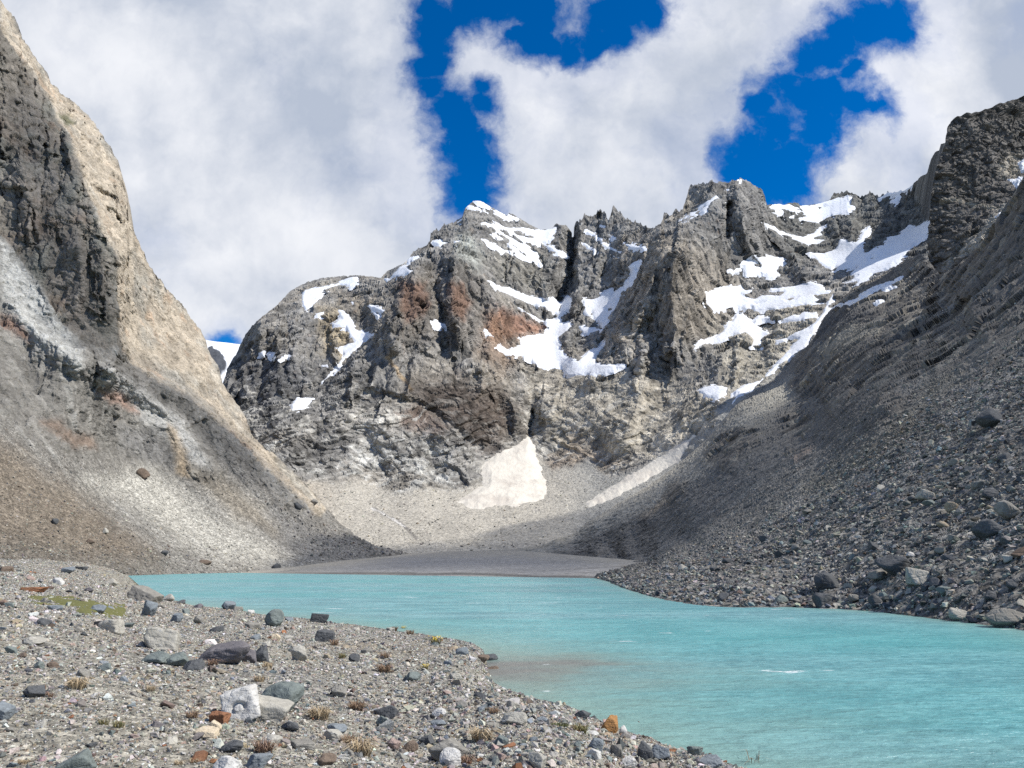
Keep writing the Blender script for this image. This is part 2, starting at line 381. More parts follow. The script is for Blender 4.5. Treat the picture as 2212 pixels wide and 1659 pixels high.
ctrl = [(600,1050,680),(800,1050,700),(1000,1055,720),(1150,1050,735),(1300,1060,680),(1450,1040,640),(430,1050,700),
 (870,1195,520),(1000,1190,525),(1130,1185,525),(700,1200,520),(500,1200,520),(1300,1190,530),(1500,1190,540),(700,1120,600),(1000,1120,610),(1200,1120,605),(1320,1110,580),(1450,1120,560),
 (600,900,760),(800,900,775),(1000,900,790),(1150,900,860),(1300,900,805),(1450,900,770),(1560,900,660),(1700,900,620),
 (500,830,900),(650,800,880),(800,780,860),(950,800,850),(1200,800,960),(1350,800,905),(1500,800,850),(1650,800,775),(1850,800,700),
 (500,760,1080),(560,700,1010),(700,680,1000),(850,690,930),(1000,690,945),(1180,720,1090),(1300,700,1060),(1450,700,960),(1600,700,960),(1750,690,880),(1950,690,800),
 (620,640,1150),(800,600,1150),(950,600,1030),(1150,600,1180),(1300,620,1160),(1450,560,1050),(1600,600,1070),(1750,600,1060),(1850,600,980),(2000,560,900),
 (940,500,1260),(1050,500,1240),(1200,530,1290),(1320,500,1280),(1480,470,1170),(1600,450,1160),(1700,500,1260),(1850,500,1200),(1980,500,1080),(1900,430,1300),(1760,440,1380),
 (1030,435,1340),(1560,390,1250),(1330,450,1340),(2040,300,1000),(2060,420,1000)]
WALL = Layer(424, 2075, 1.55, 540, sil, [(400, 1203), (2100, 1203)], ctrl, jag=1.0, spike=lambda u: sstep(880, 900, u)*sstep(1010, 990, u)+sstep(1235, 1250, u)*sstep(1470, 1440, u)+.7*sstep(1480, 1500, u)*sstep(1660, 1640, u)+.8*sstep(1790, 1810, u)*sstep(1960, 1940, u))
WL = WALL
# buttresses and pillars (line runs down the picture; A metres towards the viewer; widths of its left and right flank)
for line, A, wl, wr in [
    (c2((870,790),(850,900),(730,1000),(640,1080),(600,1200),(560,1330),(470,1440)), 70, 50, 150),
    (c2((700,1110),(690,1200),(690,1300),(700,1420),(690,1500)), 60, 34, 95),
    (c2((640,1090),(610,1180),(580,1300),(540,1380)), 25, 22, 30),
    (c2((960,790),(990,900),(1000,980),(1040,1080)), 40, 22, 60),
    (c2((1180,1080),(1210,1100),(1250,1180)), 45, 26, 60),
    (c2((1390,960),(1420,1040)), 30, 20, 34), (c2((1450,900),(1460,1000),(1480,1040)), 35, 22, 34), (c2((1660,900),(1540,1020),(1530,1060)), 30, 20, 60),
    (c7((1240,220),(1250,300),(1200,400),(1180,440)), 40, 26, 90), (c7((1460,470),(1480,600),(1500,650)), 16, 24, 50), (c7((1700,300),(1690,420),(1660,520),(1640,640)), 35, 40, 16),
    (c7((1090,330),(1050,420),(1000,520)), 26, 26, 30), (c7((1150,300),(1130,420)), 22, 22, 30),
    (c7((960,560),(940,640),(900,760),(870,800)), 60, 46, 60), (c7((1000,560),(1000,640),(1010,740)), 22, 18, 34), (c7((1180,560),(1170,640),(1190,760)), 40, 22, 60), (c7((1250,440),(1330,560),(1400,700)), 40, 60, 30),
    (c7((950,480),(1100,450),(1230,440)), 20, 40, 20),
    (c7((1790,250),(1780,400),(1790,560),(1760,640)), 45, 14, 50), (c7((1885,220),(1880,340),(1870,460)), 26, 16, 34), (c7((1940,210),(1980,340),(1990,460)), 20, 20, 40),
    (c2((420,900),(400,1010),(350,1100),(330,1180)), 20, 18, 30),
    (c7((1760,770),(1720,850),(1740,920)), 34, 22, 50), (c7((1900,760),(1830,880)), 14, 12, 30),
    (c7((430,640),(420,760),(400,880),(330,1000)), 40, 60, 60), (c7((560,560),(540,640)), 20, 40, 40), (c7((760,560),(800,640),(840,700)), 22, 50, 40), (c7((300,760),(220,900),(170,1040)), 30, 60, 40),
    (c7((1020,720),(960,800),(930,900),(880,1040)), 24, 60, 110), (c7((1230,800),(1280,900),(1340,1040)), 26, 46, 60), (c7((780,900),(700,1020),(640,1120)), 22, 40, 60),
    (cG((560,480),(500,620),(480,760)), 11, 60, 70), (cG((800,460),(860,600),(900,760)), 12, 60, 60), (cG((1080,480),(1180,620),(1260,800)), 14, 70, 60), (cG((1420,520),(1500,660),(1560,800)), 12, 60, 60),
    (c2((150,1560),(140,1660),(130,1740)), 24, 26, 50), (c4((560,440),(520,560),(480,640)), 26, 50, 60), (c4((840,420),(760,520),(660,640)), 20, 50, 50),
    (c2((1000,1440),(960,1480),(900,1560)), 24, 40, 50), (c2((300,1620),(400,1600),(520,1540)), 20, 40, 30),
]: WL.tent(line, A, wl, wr, 1.0)
for ln, A, wl, wr in ((cG((1945,525),(1910,680),(1870,900)), 9, 60, 40), (cG((1800,640),(1740,780),(1700,940)), 4, 30, 30)): WL.tent(ln, A, wl, wr)
# gullies and chimneys
for line, A, wl, wr in [
    (c7((1754,320),(1752,450),(1730,560),(1700,650)), 60, 12, 12), (c2((940,880),(925,960),(925,1010)), 40, 10, 12), (c7((1880,240),(1880,360),(1860,440)), 24, 7, 7),
    (cA((790,580),(780,700),(775,800)), 14, 6, 6), (cA((830,600),(810,720)), 12, 5, 5),
    (c7((1650,930),(1620,1040),(1570,1160),(1555,1290)), 28, 34, 34), (c7((1560,1180),(1552,1300)), 14, 7, 7), (c7((840,720),(800,800),(700,920),(600,1010),(500,1080)), 16, 16, 16),
    (c7((1400,1120),(1460,1300)), 20, 24, 24), (c7((1110,580),(1110,660),(1130,740)), 26, 12, 14), (c2((1400,960),(1420,1000)), 20, 8, 8), (c2((1500,860),(1505,960)), 24, 12, 14), (c2((600,1060),(520,1180)), 22, 14, 18),
    (cG((960,260),(1290,330),(1460,440),(1640,600)), 8, 12, 12), (cG((690,460),(640,640)), 6, 22, 22), (cG((980,560),(1080,760)), 6, 22, 22), (cG((1340,600),(1400,760)), 6, 22, 22)]:
    WL.tent(line, -A, wl, wr, 1.0)
# the many lesser ribs and cracks of the upper wall
rr = np.random.default_rng(5)
for i in range(230):
    u = rr.uniform(470, 2010); vt_ = np.interp(u, WL.us, WL.vt); v = vt_+rr.uniform(0, 1)**.8*(800-vt_); ln = rr.uniform(25, 85); k = rr.normal(-.08, .22)
    if v > 820: continue
    a = rr.uniform(4, 13)*(1 if i % 3 else -1); WL.tent([(u, v), (u+k*ln*.5+rr.normal(0, 3), v+ln*.5), (u+k*ln, v+ln)], a, rr.uniform(5, 12), rr.uniform(8, 24))
for i in range(90):      # slanting ribs of the foliated base
    u = rr.uniform(560, 1560); v = rr.uniform(830, 1040); ln = rr.uniform(40, 120); k = rr.choice([-.5, .45])+rr.normal(0, .15)
    WL.tent([(u, v), (u+ln*.5, v+k*ln*.5+rr.normal(0, 4)), (u+ln, v+k*ln)], rr.uniform(1.5, 3.5), rr.uniform(5, 12), rr.uniform(5, 12))
WL.solve()
def blur(a, n):
    for ax in (0, 1):
        for _ in range(2):
            p = np.pad(a, [(n, n) if i == ax else (0, 0) for i in range(2)], 'edge'); c = np.cumsum(np.insert(p, 0, 0, ax), ax)
            a = (np.take(c, np.arange(2*n+1, c.shape[ax]), ax)-np.take(c, np.arange(0, c.shape[ax]-2*n-1), ax))/(2*n+1)
    return a
scree_poly = [(380,1020),(560,1010)] + cG((430,690),(600,800),(760,815),(900,790),(1000,830),(1100,850),(1240,860),(1400,850),(1520,850),(1640,800),(1700,780),(1800,720),(2000,640),(2080,740),(2150,700),(2200,720)) + c4((330,740),(420,830),(560,780),(700,700),(800,640),(880,590),(900,520),(1000,470),(1120,400),(1250,330),(1340,250)) + [(2100,700),(2100,1230),(380,1230)]
P = WL.P.astype(f32)
nz_px = fbm(np.stack([WL.u/60, WL.v/60, 0*WL.u], -1), 4, 5)
nz_f = fbm(np.stack([WL.u/14, WL.v/14, 0*WL.u], -1), 4, 8)
scree = sstep(-9, 9, poly_sd(WL.u, WL.v, scree_poly)+nz_px*14+nz_f*6)

# ---- snow patches: traced, later laid on the rock
SNOWS = [
 ('large snow couloir fanning out below the dark chimney of the headwall', [cA((632,778),(700,815),(790,830),(880,870),(990,915),(1080,918),(1160,930),(1225,985),(1205,1060),(1120,1003),(1000,985),(900,950),(800,905),(740,880),(690,840)), cA((830,965),(900,1000),(980,1050),(1060,1095),(1130,1105),(1190,1095),(1170,1160),(1090,1130),(1000,1090),(930,1040),(870,1010)), cA((1260,905),(1325,915),(1310,1010),(1230,1080),(1240,1130),(1310,1115),(1290,1180),(1215,1240),(1215,1320),(1260,1400),(1370,1420),(1260,1485),(1180,1470),(1110,1490),(1000,1440),(900,1390),(800,1390),(700,1350),(685,1320),(730,1300),(810,1340),(890,1300),(890,1250),(980,1220),(1080,1210),(1130,1170),(1190,1080),(1220,1000)), cB((60,1500),(100,1510),(200,1530),(290,1460),(380,1410),(440,1340),(430,1400),(360,1500),(350,1550),(420,1565),(580,1570),(500,1610),(400,1640),(250,1655),(120,1665),(90,1640),(100,1580))]),
 ('snow gully running down left of the great buttress', [cB((700,725),(640,740),(600,770),(640,800),(620,860),(570,930),(480,1000),(470,950),(400,970),(350,980),(390,1000),(330,1035),(245,1020),(240,1080),(270,1100),(245,1140),(330,1190),(400,1250),(450,1190),(520,1090),(560,990),(620,930),(660,830)), cB((200,1245),(260,1250),(330,1270),(390,1280),(300,1300),(240,1315))]),
 ('slanting snow bands across the pointed left summit', [cA((600,210),(680,290),(760,340),(850,350),(920,345),(1000,370),(1090,370),(1175,360),(1150,430),(1110,480),(1040,490),(990,500),(980,460),(930,470),(1000,520),(960,530),(880,480),(800,430),(730,380),(640,345),(590,320),(650,325),(700,320),(650,270)), cA((600,315),(700,350),(780,400),(860,450),(960,520),(1020,560),(1040,545),(1030,600),(1060,655),(1000,600),(900,520),(800,450),(700,385)), cA((780,475),(850,510),(900,570),(960,600),(980,615),(920,600),(880,575),(850,530)), cA((1085,480),(1160,510),(1230,550),(1290,595),(1230,580),(1160,545))]),
 ('thin snow ledge under the top of the pointed summit', [cA((675,205),(760,245),(835,300),(800,305),(730,268)), cA((800,255),(860,275),(910,295),(860,288))]),
 ('white snow cap on the tip of the pointed summit', [cA((530,133),(590,145),(650,190),(580,170),(540,152)), cA((470,178),(520,192),(575,207),(530,214),(478,198))]),
 ('lower thin snow ledge on the pointed summit wall', [cA((598,448),(680,485),(760,530),(835,545),(822,562),(750,558),(690,524),(640,492)), cA((655,390),(700,398),(755,440),(760,458),(700,430))]),
 ('small snow wedge low on the jagged left ridge', [cA((195,468),(240,460),(310,475),(265,497),(258,527),(225,507))]), ('small slanting snow strip just left of the pointed summit', [cA((365,322),(430,272),(437,288),(392,325))]),
 ('snow ledge where the jagged ridge meets the saddle', [cA((-20,612),(60,590),(30,625),(-10,635))]), ('tiny snow ledge above the pale rock face', [cA((355,463),(405,470),(380,480))]),
 ('snow patch curving over the crown of the rounded dome', [c7((460,630),(480,600),(560,585),(620,575),(690,543),(722,543),(727,565),(695,592),(640,578),(560,612),(545,640),(525,680),(485,700),(462,680))]),
 ('tapering snow tongue in the dome gully', [c7((625,690),(660,700),(690,740),(720,790),(770,805),(805,810),(770,850),(720,890),(680,920),(650,955),(600,1010),(558,1042),(640,950),(660,910),(625,880),(660,870),(710,850),(670,785),(610,780),(605,765),(650,740))]),
 ('snow saddle between the dome and the jagged ridge', [c7((845,545),(880,545),(910,510),(930,488),(960,488),(990,520),(960,535),(900,545),(868,572))]),
 ('small snow strip on the right shoulder of the dome', [c7((785,678),(820,680),(852,695),(848,708),(810,702)), c7((800,702),(838,730),(825,740))]),
 ('little snow patch below the dome crown snow', [c7((512,712),(575,702),(572,722),(545,732),(525,725))]),
 ('isolated snow patch on the ledge below the red brown pillars', [c7((1075,755),(1095,746),(1135,768),(1143,787),(1100,782))]),
 ('tiny snow patch beside the orange rock', [c7((1326,783),(1352,798),(1375,824),(1338,824))]),
 ('snow patch on the bench at the foot of the dome', [c7((408,1150),(440,1118),(512,1118),(507,1147),(470,1166),(418,1177))]),
 ('rightmost snow fleck low on the dark dome face', [c7((547,960),(588,953),(590,970),(560,974))]), ('middle snow fleck on the dark dome face', [c7((352,932),(380,914),(403,920),(372,937))]), ('second snow fleck from the left on the dark dome face', [c7((303,906),(326,906),(328,928),(312,926))]), ('leftmost snow fleck on the dark dome face', [c7((253,900),(279,897),(272,918),(255,914))]), ('thin snow fleck above the dome gully', [c7((690,655),(722,661),(704,672))]),
 ('curved snow band below the dark strata right of the high summit', [cC((435,342),(500,358),(560,393),(640,418),(720,435),(790,410),(830,370),(892,358),(892,382),(840,402),(855,430),(800,450),(855,455),(865,470),(760,492),(710,482),(640,452),(560,428),(490,384))]),
 ('broken snow cover along the right hand ridge crest', [cC((480,232),(560,212),(640,228),(700,243),(780,228),(880,198),(940,188),(1010,173),(1048,168),(1032,220),(1072,230),(1040,262),(990,292),(930,300),(880,312),(830,352),(760,342),(695,332),(690,308),(750,300),(720,272),(640,262),(560,252),(500,257)), cC((500,275),(580,262),(590,275),(530,292)), cC((605,300),(665,285),(668,318),(625,325))]),
 ('narrow snow edge on the ridge near the tower', [cC((1235,184),(1300,138),(1372,132),(1352,157),(1290,173)), cC((1318,202),(1340,180),(1367,168),(1362,192),(1330,222)), cC((1400,130),(1455,92),(1450,104),(1420,132))]),
 ('wide snowfield sweeping up to the dark tower', [cC((1165,370),(1172,400),(1140,450),(1128,510),(1140,545),(1270,492),(1290,450),(1380,422),(1400,390),(1440,345),(1480,370),(1510,365),(1605,308),(1600,400),(1500,470),(1420,560),(1340,620),(1280,670),(1220,690),(1190,700),(1150,740),(1060,780),(1090,742),(990,757),(1050,730),(1090,702),(1030,697),(1090,642),(1030,652),(940,652),(920,672),(840,632),(750,538),(860,550),(940,522),(975,450),(1060,482),(1100,452),(1125,400))]),
 ('pointed snow patch beneath the dark green cliff', [cC((308,622),(400,573),(440,568),(592,573),(602,612),(560,642),(520,672),(552,692),(520,727),(460,702),(400,692),(328,692),(328,652)), cC((220,668),(298,660),(275,685),(235,684))]),
 ('long broad snow shelf right of the great buttress', [cC((55,860),(70,820),(140,793),(230,773),(300,768),(330,800),(382,788),(372,812),(290,832),(330,852),(400,857),(440,830),(560,832),(590,812),(500,812),(510,793),(590,778),(700,763),(770,738),(830,758),(880,798),(932,798),(900,832),(800,842),(862,872),(800,892),(700,912),(560,932),(480,937),(390,942),(380,912),(330,922),(280,942),(250,892),(170,912),(190,937),(120,942),(70,902))]),
 ('winged snow patch below the broad shelf', [cC((-5,1195),(8,1140),(100,1130),(180,1080),(200,1030),(240,1010),(270,968),(310,963),(370,1010),(430,1060),(512,1090),(480,1112),(440,1132),(442,1182),(368,1182),(380,1132),(330,1092),(260,1102),(150,1142),(60,1152))]),
 ('thin snow streaks on the banded ledges beside the couloir', [cC((378,1012),(420,978),(500,978),(518,1007),(440,1002),(400,1022)), cC((568,1002),(640,968),(700,970),(730,953),(812,948),(822,977),(760,992),(700,1017),(620,1012)), cC((498,1142),(600,1123),(603,1147),(540,1158))]),
 ('long narrow snow couloir slanting down to the scree', [cC((895,860),(915,830),(938,798),(924,870),(890,915),(925,925),(864,982),(842,1022),(794,1102),(744,1192),(674,1232),(564,1312),(514,1372),(454,1402),(424,1442),(334,1482),(246,1556),(280,1500),(232,1497),(330,1438),(430,1408),(500,1338),(570,1258),(640,1178),(690,1130),(618,1110),(690,1083),(760,1058),(820,998),(850,958),(878,900))]),
 ('oval snow patch above the right hand scree chute', [cC((13,1482),(60,1448),(140,1438),(212,1460),(207,1502),(130,1543),(60,1522))]),
 ('snow rib under the high middle summit', [cB((1018,398),(1080,358),(1168,322),(1162,340),(1090,380)), cB((1168,302),(1230,248),(1320,188),(1405,252),(1330,220),(1282,262),(1232,334),(1188,328),(1228,282))]),
 ('speck of snow on top of the high middle summit', [cB((1495,66),(1520,48),(1548,78),(1520,80)), cB((1405,140),(1432,138),(1415,168))]),
 ('short parallel snow ledges between the spires', [cB((268,478),(330,497),(385,548),(320,518)), cB((398,583),(470,598),(574,662),(500,650),(430,620)), cB((425,488),(500,527),(548,556),(510,563),(460,524)), cB((250,578),(352,638),(342,658),(280,613)), cB((358,423),(432,433),(422,462),(380,448)), cB((430,640),(520,690),(580,708),(500,695))]),
 ('snow lens in the gap right of the spires', [cB((573,578),(640,588),(720,600),(745,620),(680,643),(620,628)), cB((630,570),(700,578),(715,592))]),
]
# the two dirty avalanche cones at the foot of the wall
CONE = ('tall dirty white snow cone at the mouth of the gully', [cG((1945,525),(1962,540),(1985,590),(1990,640),(2010,700),(2020,770),(2045,780),(2050,870),(2020,910),(1900,940),(1740,950),(1640,970),(1560,950),(1550,935),(1505,930),(1550,890),(1660,820),(1665,770),(1650,720),(1680,680),(1780,620),(1850,590),(1900,560),(1930,530))])
STRIP = ('long dirty snow wedge lying on the right hand scree', [c4((318,935),(400,880),(500,820),(600,760),(700,690),(785,645),(750,700),(730,750),(650,800),(550,850),(450,910),(330,958))])
def snow_sd(L, polys, amp=1.0):
    sd = np.full(L.u.shape, -60.0)
    for p in polys:
        q = np.asarray(p); m = (L.u > q[:, 0].min()-40) & (L.u < q[:, 0].max()+40) & (L.v > q[:, 1].min()-40) & (L.v < q[:, 1].max()+40)
        if m.any(): sd[m] = np.maximum(sd[m], poly_sd(L.u[m], L.v[m], p))
    return sd
snow_sds = [snow_sd(WL, p) for _, p in SNOWS+[CONE, STRIP]]
rocks_in_snow = snow_sd(WL, [cA((835,378),(900,383),(1015,425),(1000,442),(900,432),(855,410)), cA((920,460),(1000,453),(1028,470),(985,497),(940,482)), cA((600,282),(640,272),(695,310),(660,322),(610,312)), cA((690,345),(760,365),(860,425),(940,490),(900,480),(800,425),(730,385)), cA((1050,500),(1090,540),(1060,590),(1030,560)), cC((360,625),(450,622),(440,640),(380,640)), cC((1150,575),(1205,568),(1195,590),(1160,600)), cC((585,862),(690,848),(665,872),(610,880)), cC((385,885),(470,875),(440,892),(395,900)), cC((130,855),(160,855),(160,870)), cC((660,240),(760,250),(740,268),(680,262)), cC((800,235),(860,215),(880,235),(830,255)), cB((440,1110),(500,1095),(490,1120),(450,1130)), cB((280,1140),(325,1135),(320,1165))])
snow_sds = [np.minimum(q, -rocks_in_snow+1.5) for q in snow_sds]
snow_all = np.max(snow_sds, 0)+nz_f*2.0
under = sstep(-4, 5, snow_all); nz_g = fbm(np.stack([WL.u/11, WL.v/4, 0*WL.u], -1), 3, 12)

tb = 1000./WL.inv0+blur(WL.off, 9); PS = rays(WL.u, WL.v)*tb[..., None]+np.array([0, 0, EYE]); uk = blur(under, 3)[..., None]
WL.P = WL.P*(1-uk)+PS*uk; WL.N = WL.N*(1-uk)+WL.normals(PS)*uk; P = WL.P.astype(f32)
# ---- relief of the rock
low = sstep(770, 880, WL.v+nz_px*40)*sstep(1560, 1380, WL.u)
rot = lambda p, ax, ay: np.stack([p[..., 0]*math.cos(ay)+p[..., 2]*math.sin(ay), p[..., 1], -p[..., 0]*math.sin(ay)+p[..., 2]*math.cos(ay)], -1)
wob = np.stack([fbm(P/55, 3, 21), fbm(P/55, 3, 22), fbm(P/55, 3, 23)], -1)
Pw = P+wob*14
d1, v1 = chisel(Pw/np.array([55, 55, 80], f32), 31)
d2, v2 = chisel(Pw/np.array([15, 15, 44], f32), 32)
d3, v3 = chisel((P+wob*6)/np.array([5.5, 5.5, 13], f32), 33)
rg = fbm(Pw/70, 5, 41, .55, True)
Pf = rot(Pw, 0, math.radians(24))
f1, fv1 = chisel(Pf/np.array([46, 26, 11], f32), 51); f2, fv2 = chisel(Pf/np.array([20, 12, 4.2], f32), 52); f3, fv3 = chisel(rot(Pw, 0, math.radians(-38))/np.array([24, 14, 5], f32), 53)
Ps = rot(Pw, 0, math.radians(-14))
strat = fbm(Ps/np.array([90, 90, 7], f32), 3, 61)
up = 1-low
rightw = sstep(1600, 1720, WL.u)
disp = up*(3.6*d1+2.4*d2+1.1*d3+1.2*(rg-.3))+low*(1.5*d1+1.5*f1+1.1*f2+1.1*f3+.8*(rg-.3))*(1-.35*sstep(1100, 1250, WL.u))+(.4+1.6*rightw)*strat*up*1.5
disp += .5*fbm(P/5.0, 3, 71)
rough = (1-scree)*(1-.93*under)
# keep the skyline where it is
edge_fade = .35+.65*sstep(0, 14, WL.v-WL.vt[None])
disp = disp*rough*edge_fade+scree*(1-under)*(1.2*fbm(P/22, 4, 75)+.5*fbm(P/3, 2, 76))
WL.Q = WL.P+WL.N*disp[..., None]

# ---- colour of the rock
big = fbm(P/160, 4, 81); md = fbm(P/40, 4, 82); tiny = fbm(P/9, 3, 83)
base = np.array([.235, .226, .208]); tan = np.array([.325, .285, .222]); dark = np.array([.105, .102, .098]); pale = np.array([.43, .412, .365])
def mixc(c, k, w): w = np.clip(w, 0, 1)[..., None]; return c*(1-w)+np.array(k)*w
col = np.broadcast_to(base, P.shape).copy()
col = mixc(col, tan, .55*sstep(-.1, .5, big+.3*md)); col = mixc(col, dark, .55*sstep(.1, .5, -big+.4*fbm(P/60, 3, 84)))
paint(col, WL, c7((1140,440),(1250,430),(1340,560),(1420,720),(1250,860),(900,860),(850,640),(880,560)), (.135,.118,.098), .6, 30, nz_px, 16)
paint(col, WL, c7((930,560),(1050,570),(1070,680),(1040,730),(960,760),(930,660)), (.17,.10,.068), .8, 12, nz_f, 10)
paint(col, WL, c7((1160,570),(1230,570),(1270,660),(1240,740),(1170,720)), (.18,.105,.07), .8, 12, nz_f, 10)
paint(col, WL, [(1052,690),(1075,665),(1120,680),(1180,708),(1165,722),(1120,728),(1080,738),(1050,728)], (.25,.138,.092), .85, 14, nz_f, 14)
paint(col, WL, c7((1360,700),(1300,900),(1420,1000),(1500,900),(1420,760)), (.235,.150,.092), .6, 30, nz_f, 14)
paint(col, WL, c7((1200,330),(1260,330),(1330,450),(1300,520),(1200,440)), (.325,.335,.300), .85, 16, nz_f, 12)
paint(col, WL, c7((1300,440),(1640,420),(1640,620),(1400,560)), (.235,.220,.180), .6, 20, nz_px, 10)
paint(col, WL, c7((540,700),(640,690),(720,800),(660,930),(560,880)), (.32,.262,.172), .8, 24, nz_f, 16)
paint(col, WL, c7((600,600),(840,640),(820,760),(700,700)), (.235,.195,.14), .6, 20, nz_f, 12)
paint(col, WL, [(470,870),(500,780),(600,760),(670,800),(660,880),(600,930),(520,930)], (.098,.100,.104), .8, 30, nz_px, 20)
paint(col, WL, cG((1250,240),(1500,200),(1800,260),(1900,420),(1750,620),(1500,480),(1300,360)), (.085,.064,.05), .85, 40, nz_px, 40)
paint(col, WL, cG((1150,400),(1280,350),(1450,470),(1400,520),(1200,480)), (.17,.105,.075), .6, 14, nz_f, 12)
paint(col, WL, [(1340,520),(1450,500),(1560,560),(1580,700),(1480,740),(1330,720)], (.29,.25,.192), .6, 30, nz_px, 16)
paint(col, WL, [(1150,800),(1350,790),(1560,850),(1560,960),(1300,1000),(1180,980)], (.42,.378,.30), .8, 40, nz_px, 30)
paint(col, WL, [(1640,400),(2030,300),(2030,560),(1900,560),(1700,560)], (.112,.114,.104), .75, 30, nz_px, 16)
paint(col, WL, [(1540,700),(1760,640),(1740,800),(1560,860)], (.37,.34,.275), .75, 30, nz_px, 20)
paint(col, WL, c4((270,640),(140,760),(180,830),(330,800),(480,760)), (.25,.17,.11), .45, 30, nz_f, 20)
for ln, w in [(c7((870,925),(900,965),(940,1010),(990,1070)), 6)]: brush(col, WL, ln, w, (.36,.268,.165), .9, nz_f, 3)
# foliated pale and dark ribs of the lower wall
fo = .8*fbm(Pf/np.array([42, 42, 3.2], f32), 4, 91)+.5*fbm(rot(Pw, 0, math.radians(-34))/np.array([36, 30, 2.6], f32), 3, 92)+.3*fv2+.3*fv1
col = np.where((low > 0)[..., None], mixc(mixc(col, pale, low*.85*sstep(.0, .6, fo)), dark*1.15, low*.5*sstep(.1, .8, -fo)), col)
lowleft = sstep(880, 980, WL.v)*sstep(1120, 1000, WL.u); col = mixc(col, (.42,.42,.395), lowleft*.7*sstep(-.2, .6, fo+md))
paint(col, WL, cG((1250,240),(1500,200),(1800,260),(1900,420),(1750,620),(1500,480),(1300,360)), (.098,.078,.064), .6, 34, nz_px, 40)  # brown rock zone again, with the cloud shadow on it put into the colour
# bands of the right hand strata, blocks, stains
col *= (1+rightw*up*.55*np.clip(strat, -1, 1))[..., None]
col *= (1+.30*v2+.32*v3+.14*v1+.34*md+.40*tiny)[..., None]
col = mixc(col, (.075,.072,.07), up*.5*sstep(.18, .5, fbm(P/34, 4, 98)+.25*v2))
stn = fbm(P/np.array([9, 9, 90], f32), 3, 95); col = mixc(col, (.20,.125,.08), up*.35*sstep(.25, .6, stn)); col = mixc(col, (.07,.07,.072), up*.6*sstep(.2, .5, -stn))
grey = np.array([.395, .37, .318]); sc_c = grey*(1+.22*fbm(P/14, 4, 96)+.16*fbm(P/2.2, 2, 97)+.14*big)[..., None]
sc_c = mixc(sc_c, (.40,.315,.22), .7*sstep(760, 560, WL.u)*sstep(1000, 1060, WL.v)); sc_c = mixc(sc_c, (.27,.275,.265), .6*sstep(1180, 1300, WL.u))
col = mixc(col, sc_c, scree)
brush(col, WL, cG((1010,960),(1100,1010),(1190,1060),(1270,1140)), 5, (.16,.15,.14), .7, nz_f, 4); brush(col, WL, cG((1000,960),(1060,985),(1200,1070)), 3, (.62,.60,.56), .8, nz_f, 3)
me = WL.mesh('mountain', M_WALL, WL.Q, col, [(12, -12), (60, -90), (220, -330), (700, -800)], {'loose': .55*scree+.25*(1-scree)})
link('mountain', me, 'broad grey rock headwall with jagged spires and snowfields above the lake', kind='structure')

def lay_patch(L, sd, thick, slope, name, label, mat, group=None, cat='snow patch', base=None, kind=None, rough_keep=.0, cols=None):
    m = sd > -2.5
    if not m.any(): return None
    r = np.where(m.any(1))[0]; c = np.where(m.any(0))[0]; r0, r1, k0, k1 = max(r[0]-1, 0), r[-1]+2, max(c[0]-1, 0), c[-1]+2
    s = sd[r0:r1, k0:k1]; B = (L.P if base is None else base)[r0:r1, k0:k1]; N = L.N[r0:r1, k0:k1]
    h = np.clip(s*slope, -slope*3, thick)
    V = B+N*h[..., None]
    keep = (m[r0:r1, k0:k1]); kq = keep[:-1, :-1] | keep[1:, :-1] | keep[1:, 1:] | keep[:-1, 1:]
    f = grid_faces(V.shape[0], V.shape[1], kq)[:, ::-1]
    v, f = compact(V.reshape(-1, 3), f)
    return link(name, make_mesh(name, v, f, mat, True), label, cat, group, kind)
lowd = 0*scree
for (lab, polys), sd in zip(SNOWS, snow_sds):
    lay_patch(WL, sd+nz_f*2.6+nz_g*2.4+1.0, 1.6, .30, 'snow_patch', lab, M_SNOW, 'snow patches on the mountain walls', base=WL.P+WL.N*(lowd+.5*fbm(P/24, 3, 99))[..., None])
lay_patch(WL, snow_sds[-2]+nz_f*3.5+nz_px*2, 3.2, .16, 'snow_cone', CONE[0], M_DIRTY, 'old avalanche snow at the foot of the wall', base=WL.P+WL.N*(1.2*fbm(P/16, 4, 101))[..., None])
lay_patch(WL, snow_sds[-1]+nz_f*5, 1.6, .14, 'snow_wedge', STRIP[0], M_DIRTY, 'old avalanche snow at the foot of the wall')

# ================================================================== DISTANT GLACIER
GL = Layer(395, 585, 1.5, 90, [(395, 728), (440, 733), (470, 738), (520, 743), (590, 752)], [(395, 900), (590, 900)], [(395,728,4200),(520,743,4200),(590,752,4300),(440,800,3300),(520,820,3100),(400,900,2600),(590,900,2600),(480,770,3700)])
GL.solve(); pg = GL.P.astype(f32)
rsd = poly_sd(GL.u, GL.v, cF((1205,360),(1250,375),(1290,410),(1318,470),(1300,500),(1270,530),(1235,560),(1195,470)))+fbm(np.stack([GL.u/9, GL.v/9, 0*GL.u], -1), 3, 3)*4
rk = sstep(-2, 2, rsd)[..., None]
gc = (np.array([.72,.74,.77])*(1-.10*sstep(.0, .5, fbm(pg/np.array([400, 200, 60], f32), 3, 5)))[..., None])*(1-rk)+np.array([.075,.08,.09])*(1+.6*fbm(pg/40, 3, 6))[..., None]*rk
GL.Q = GL.P+GL.N*((rk[..., 0]*30*(.6+fbm(pg/90, 4, 8)))+8*fbm(pg/160, 3, 9))[..., None]
link('glacier', GL.mesh('glacier', rock_material('ice', 40, 4, .06), GL.Q, gc, [(200, -60), (800, -500)]), 'pale distant ice cap in the notch between the cliff and the dome', kind='structure')

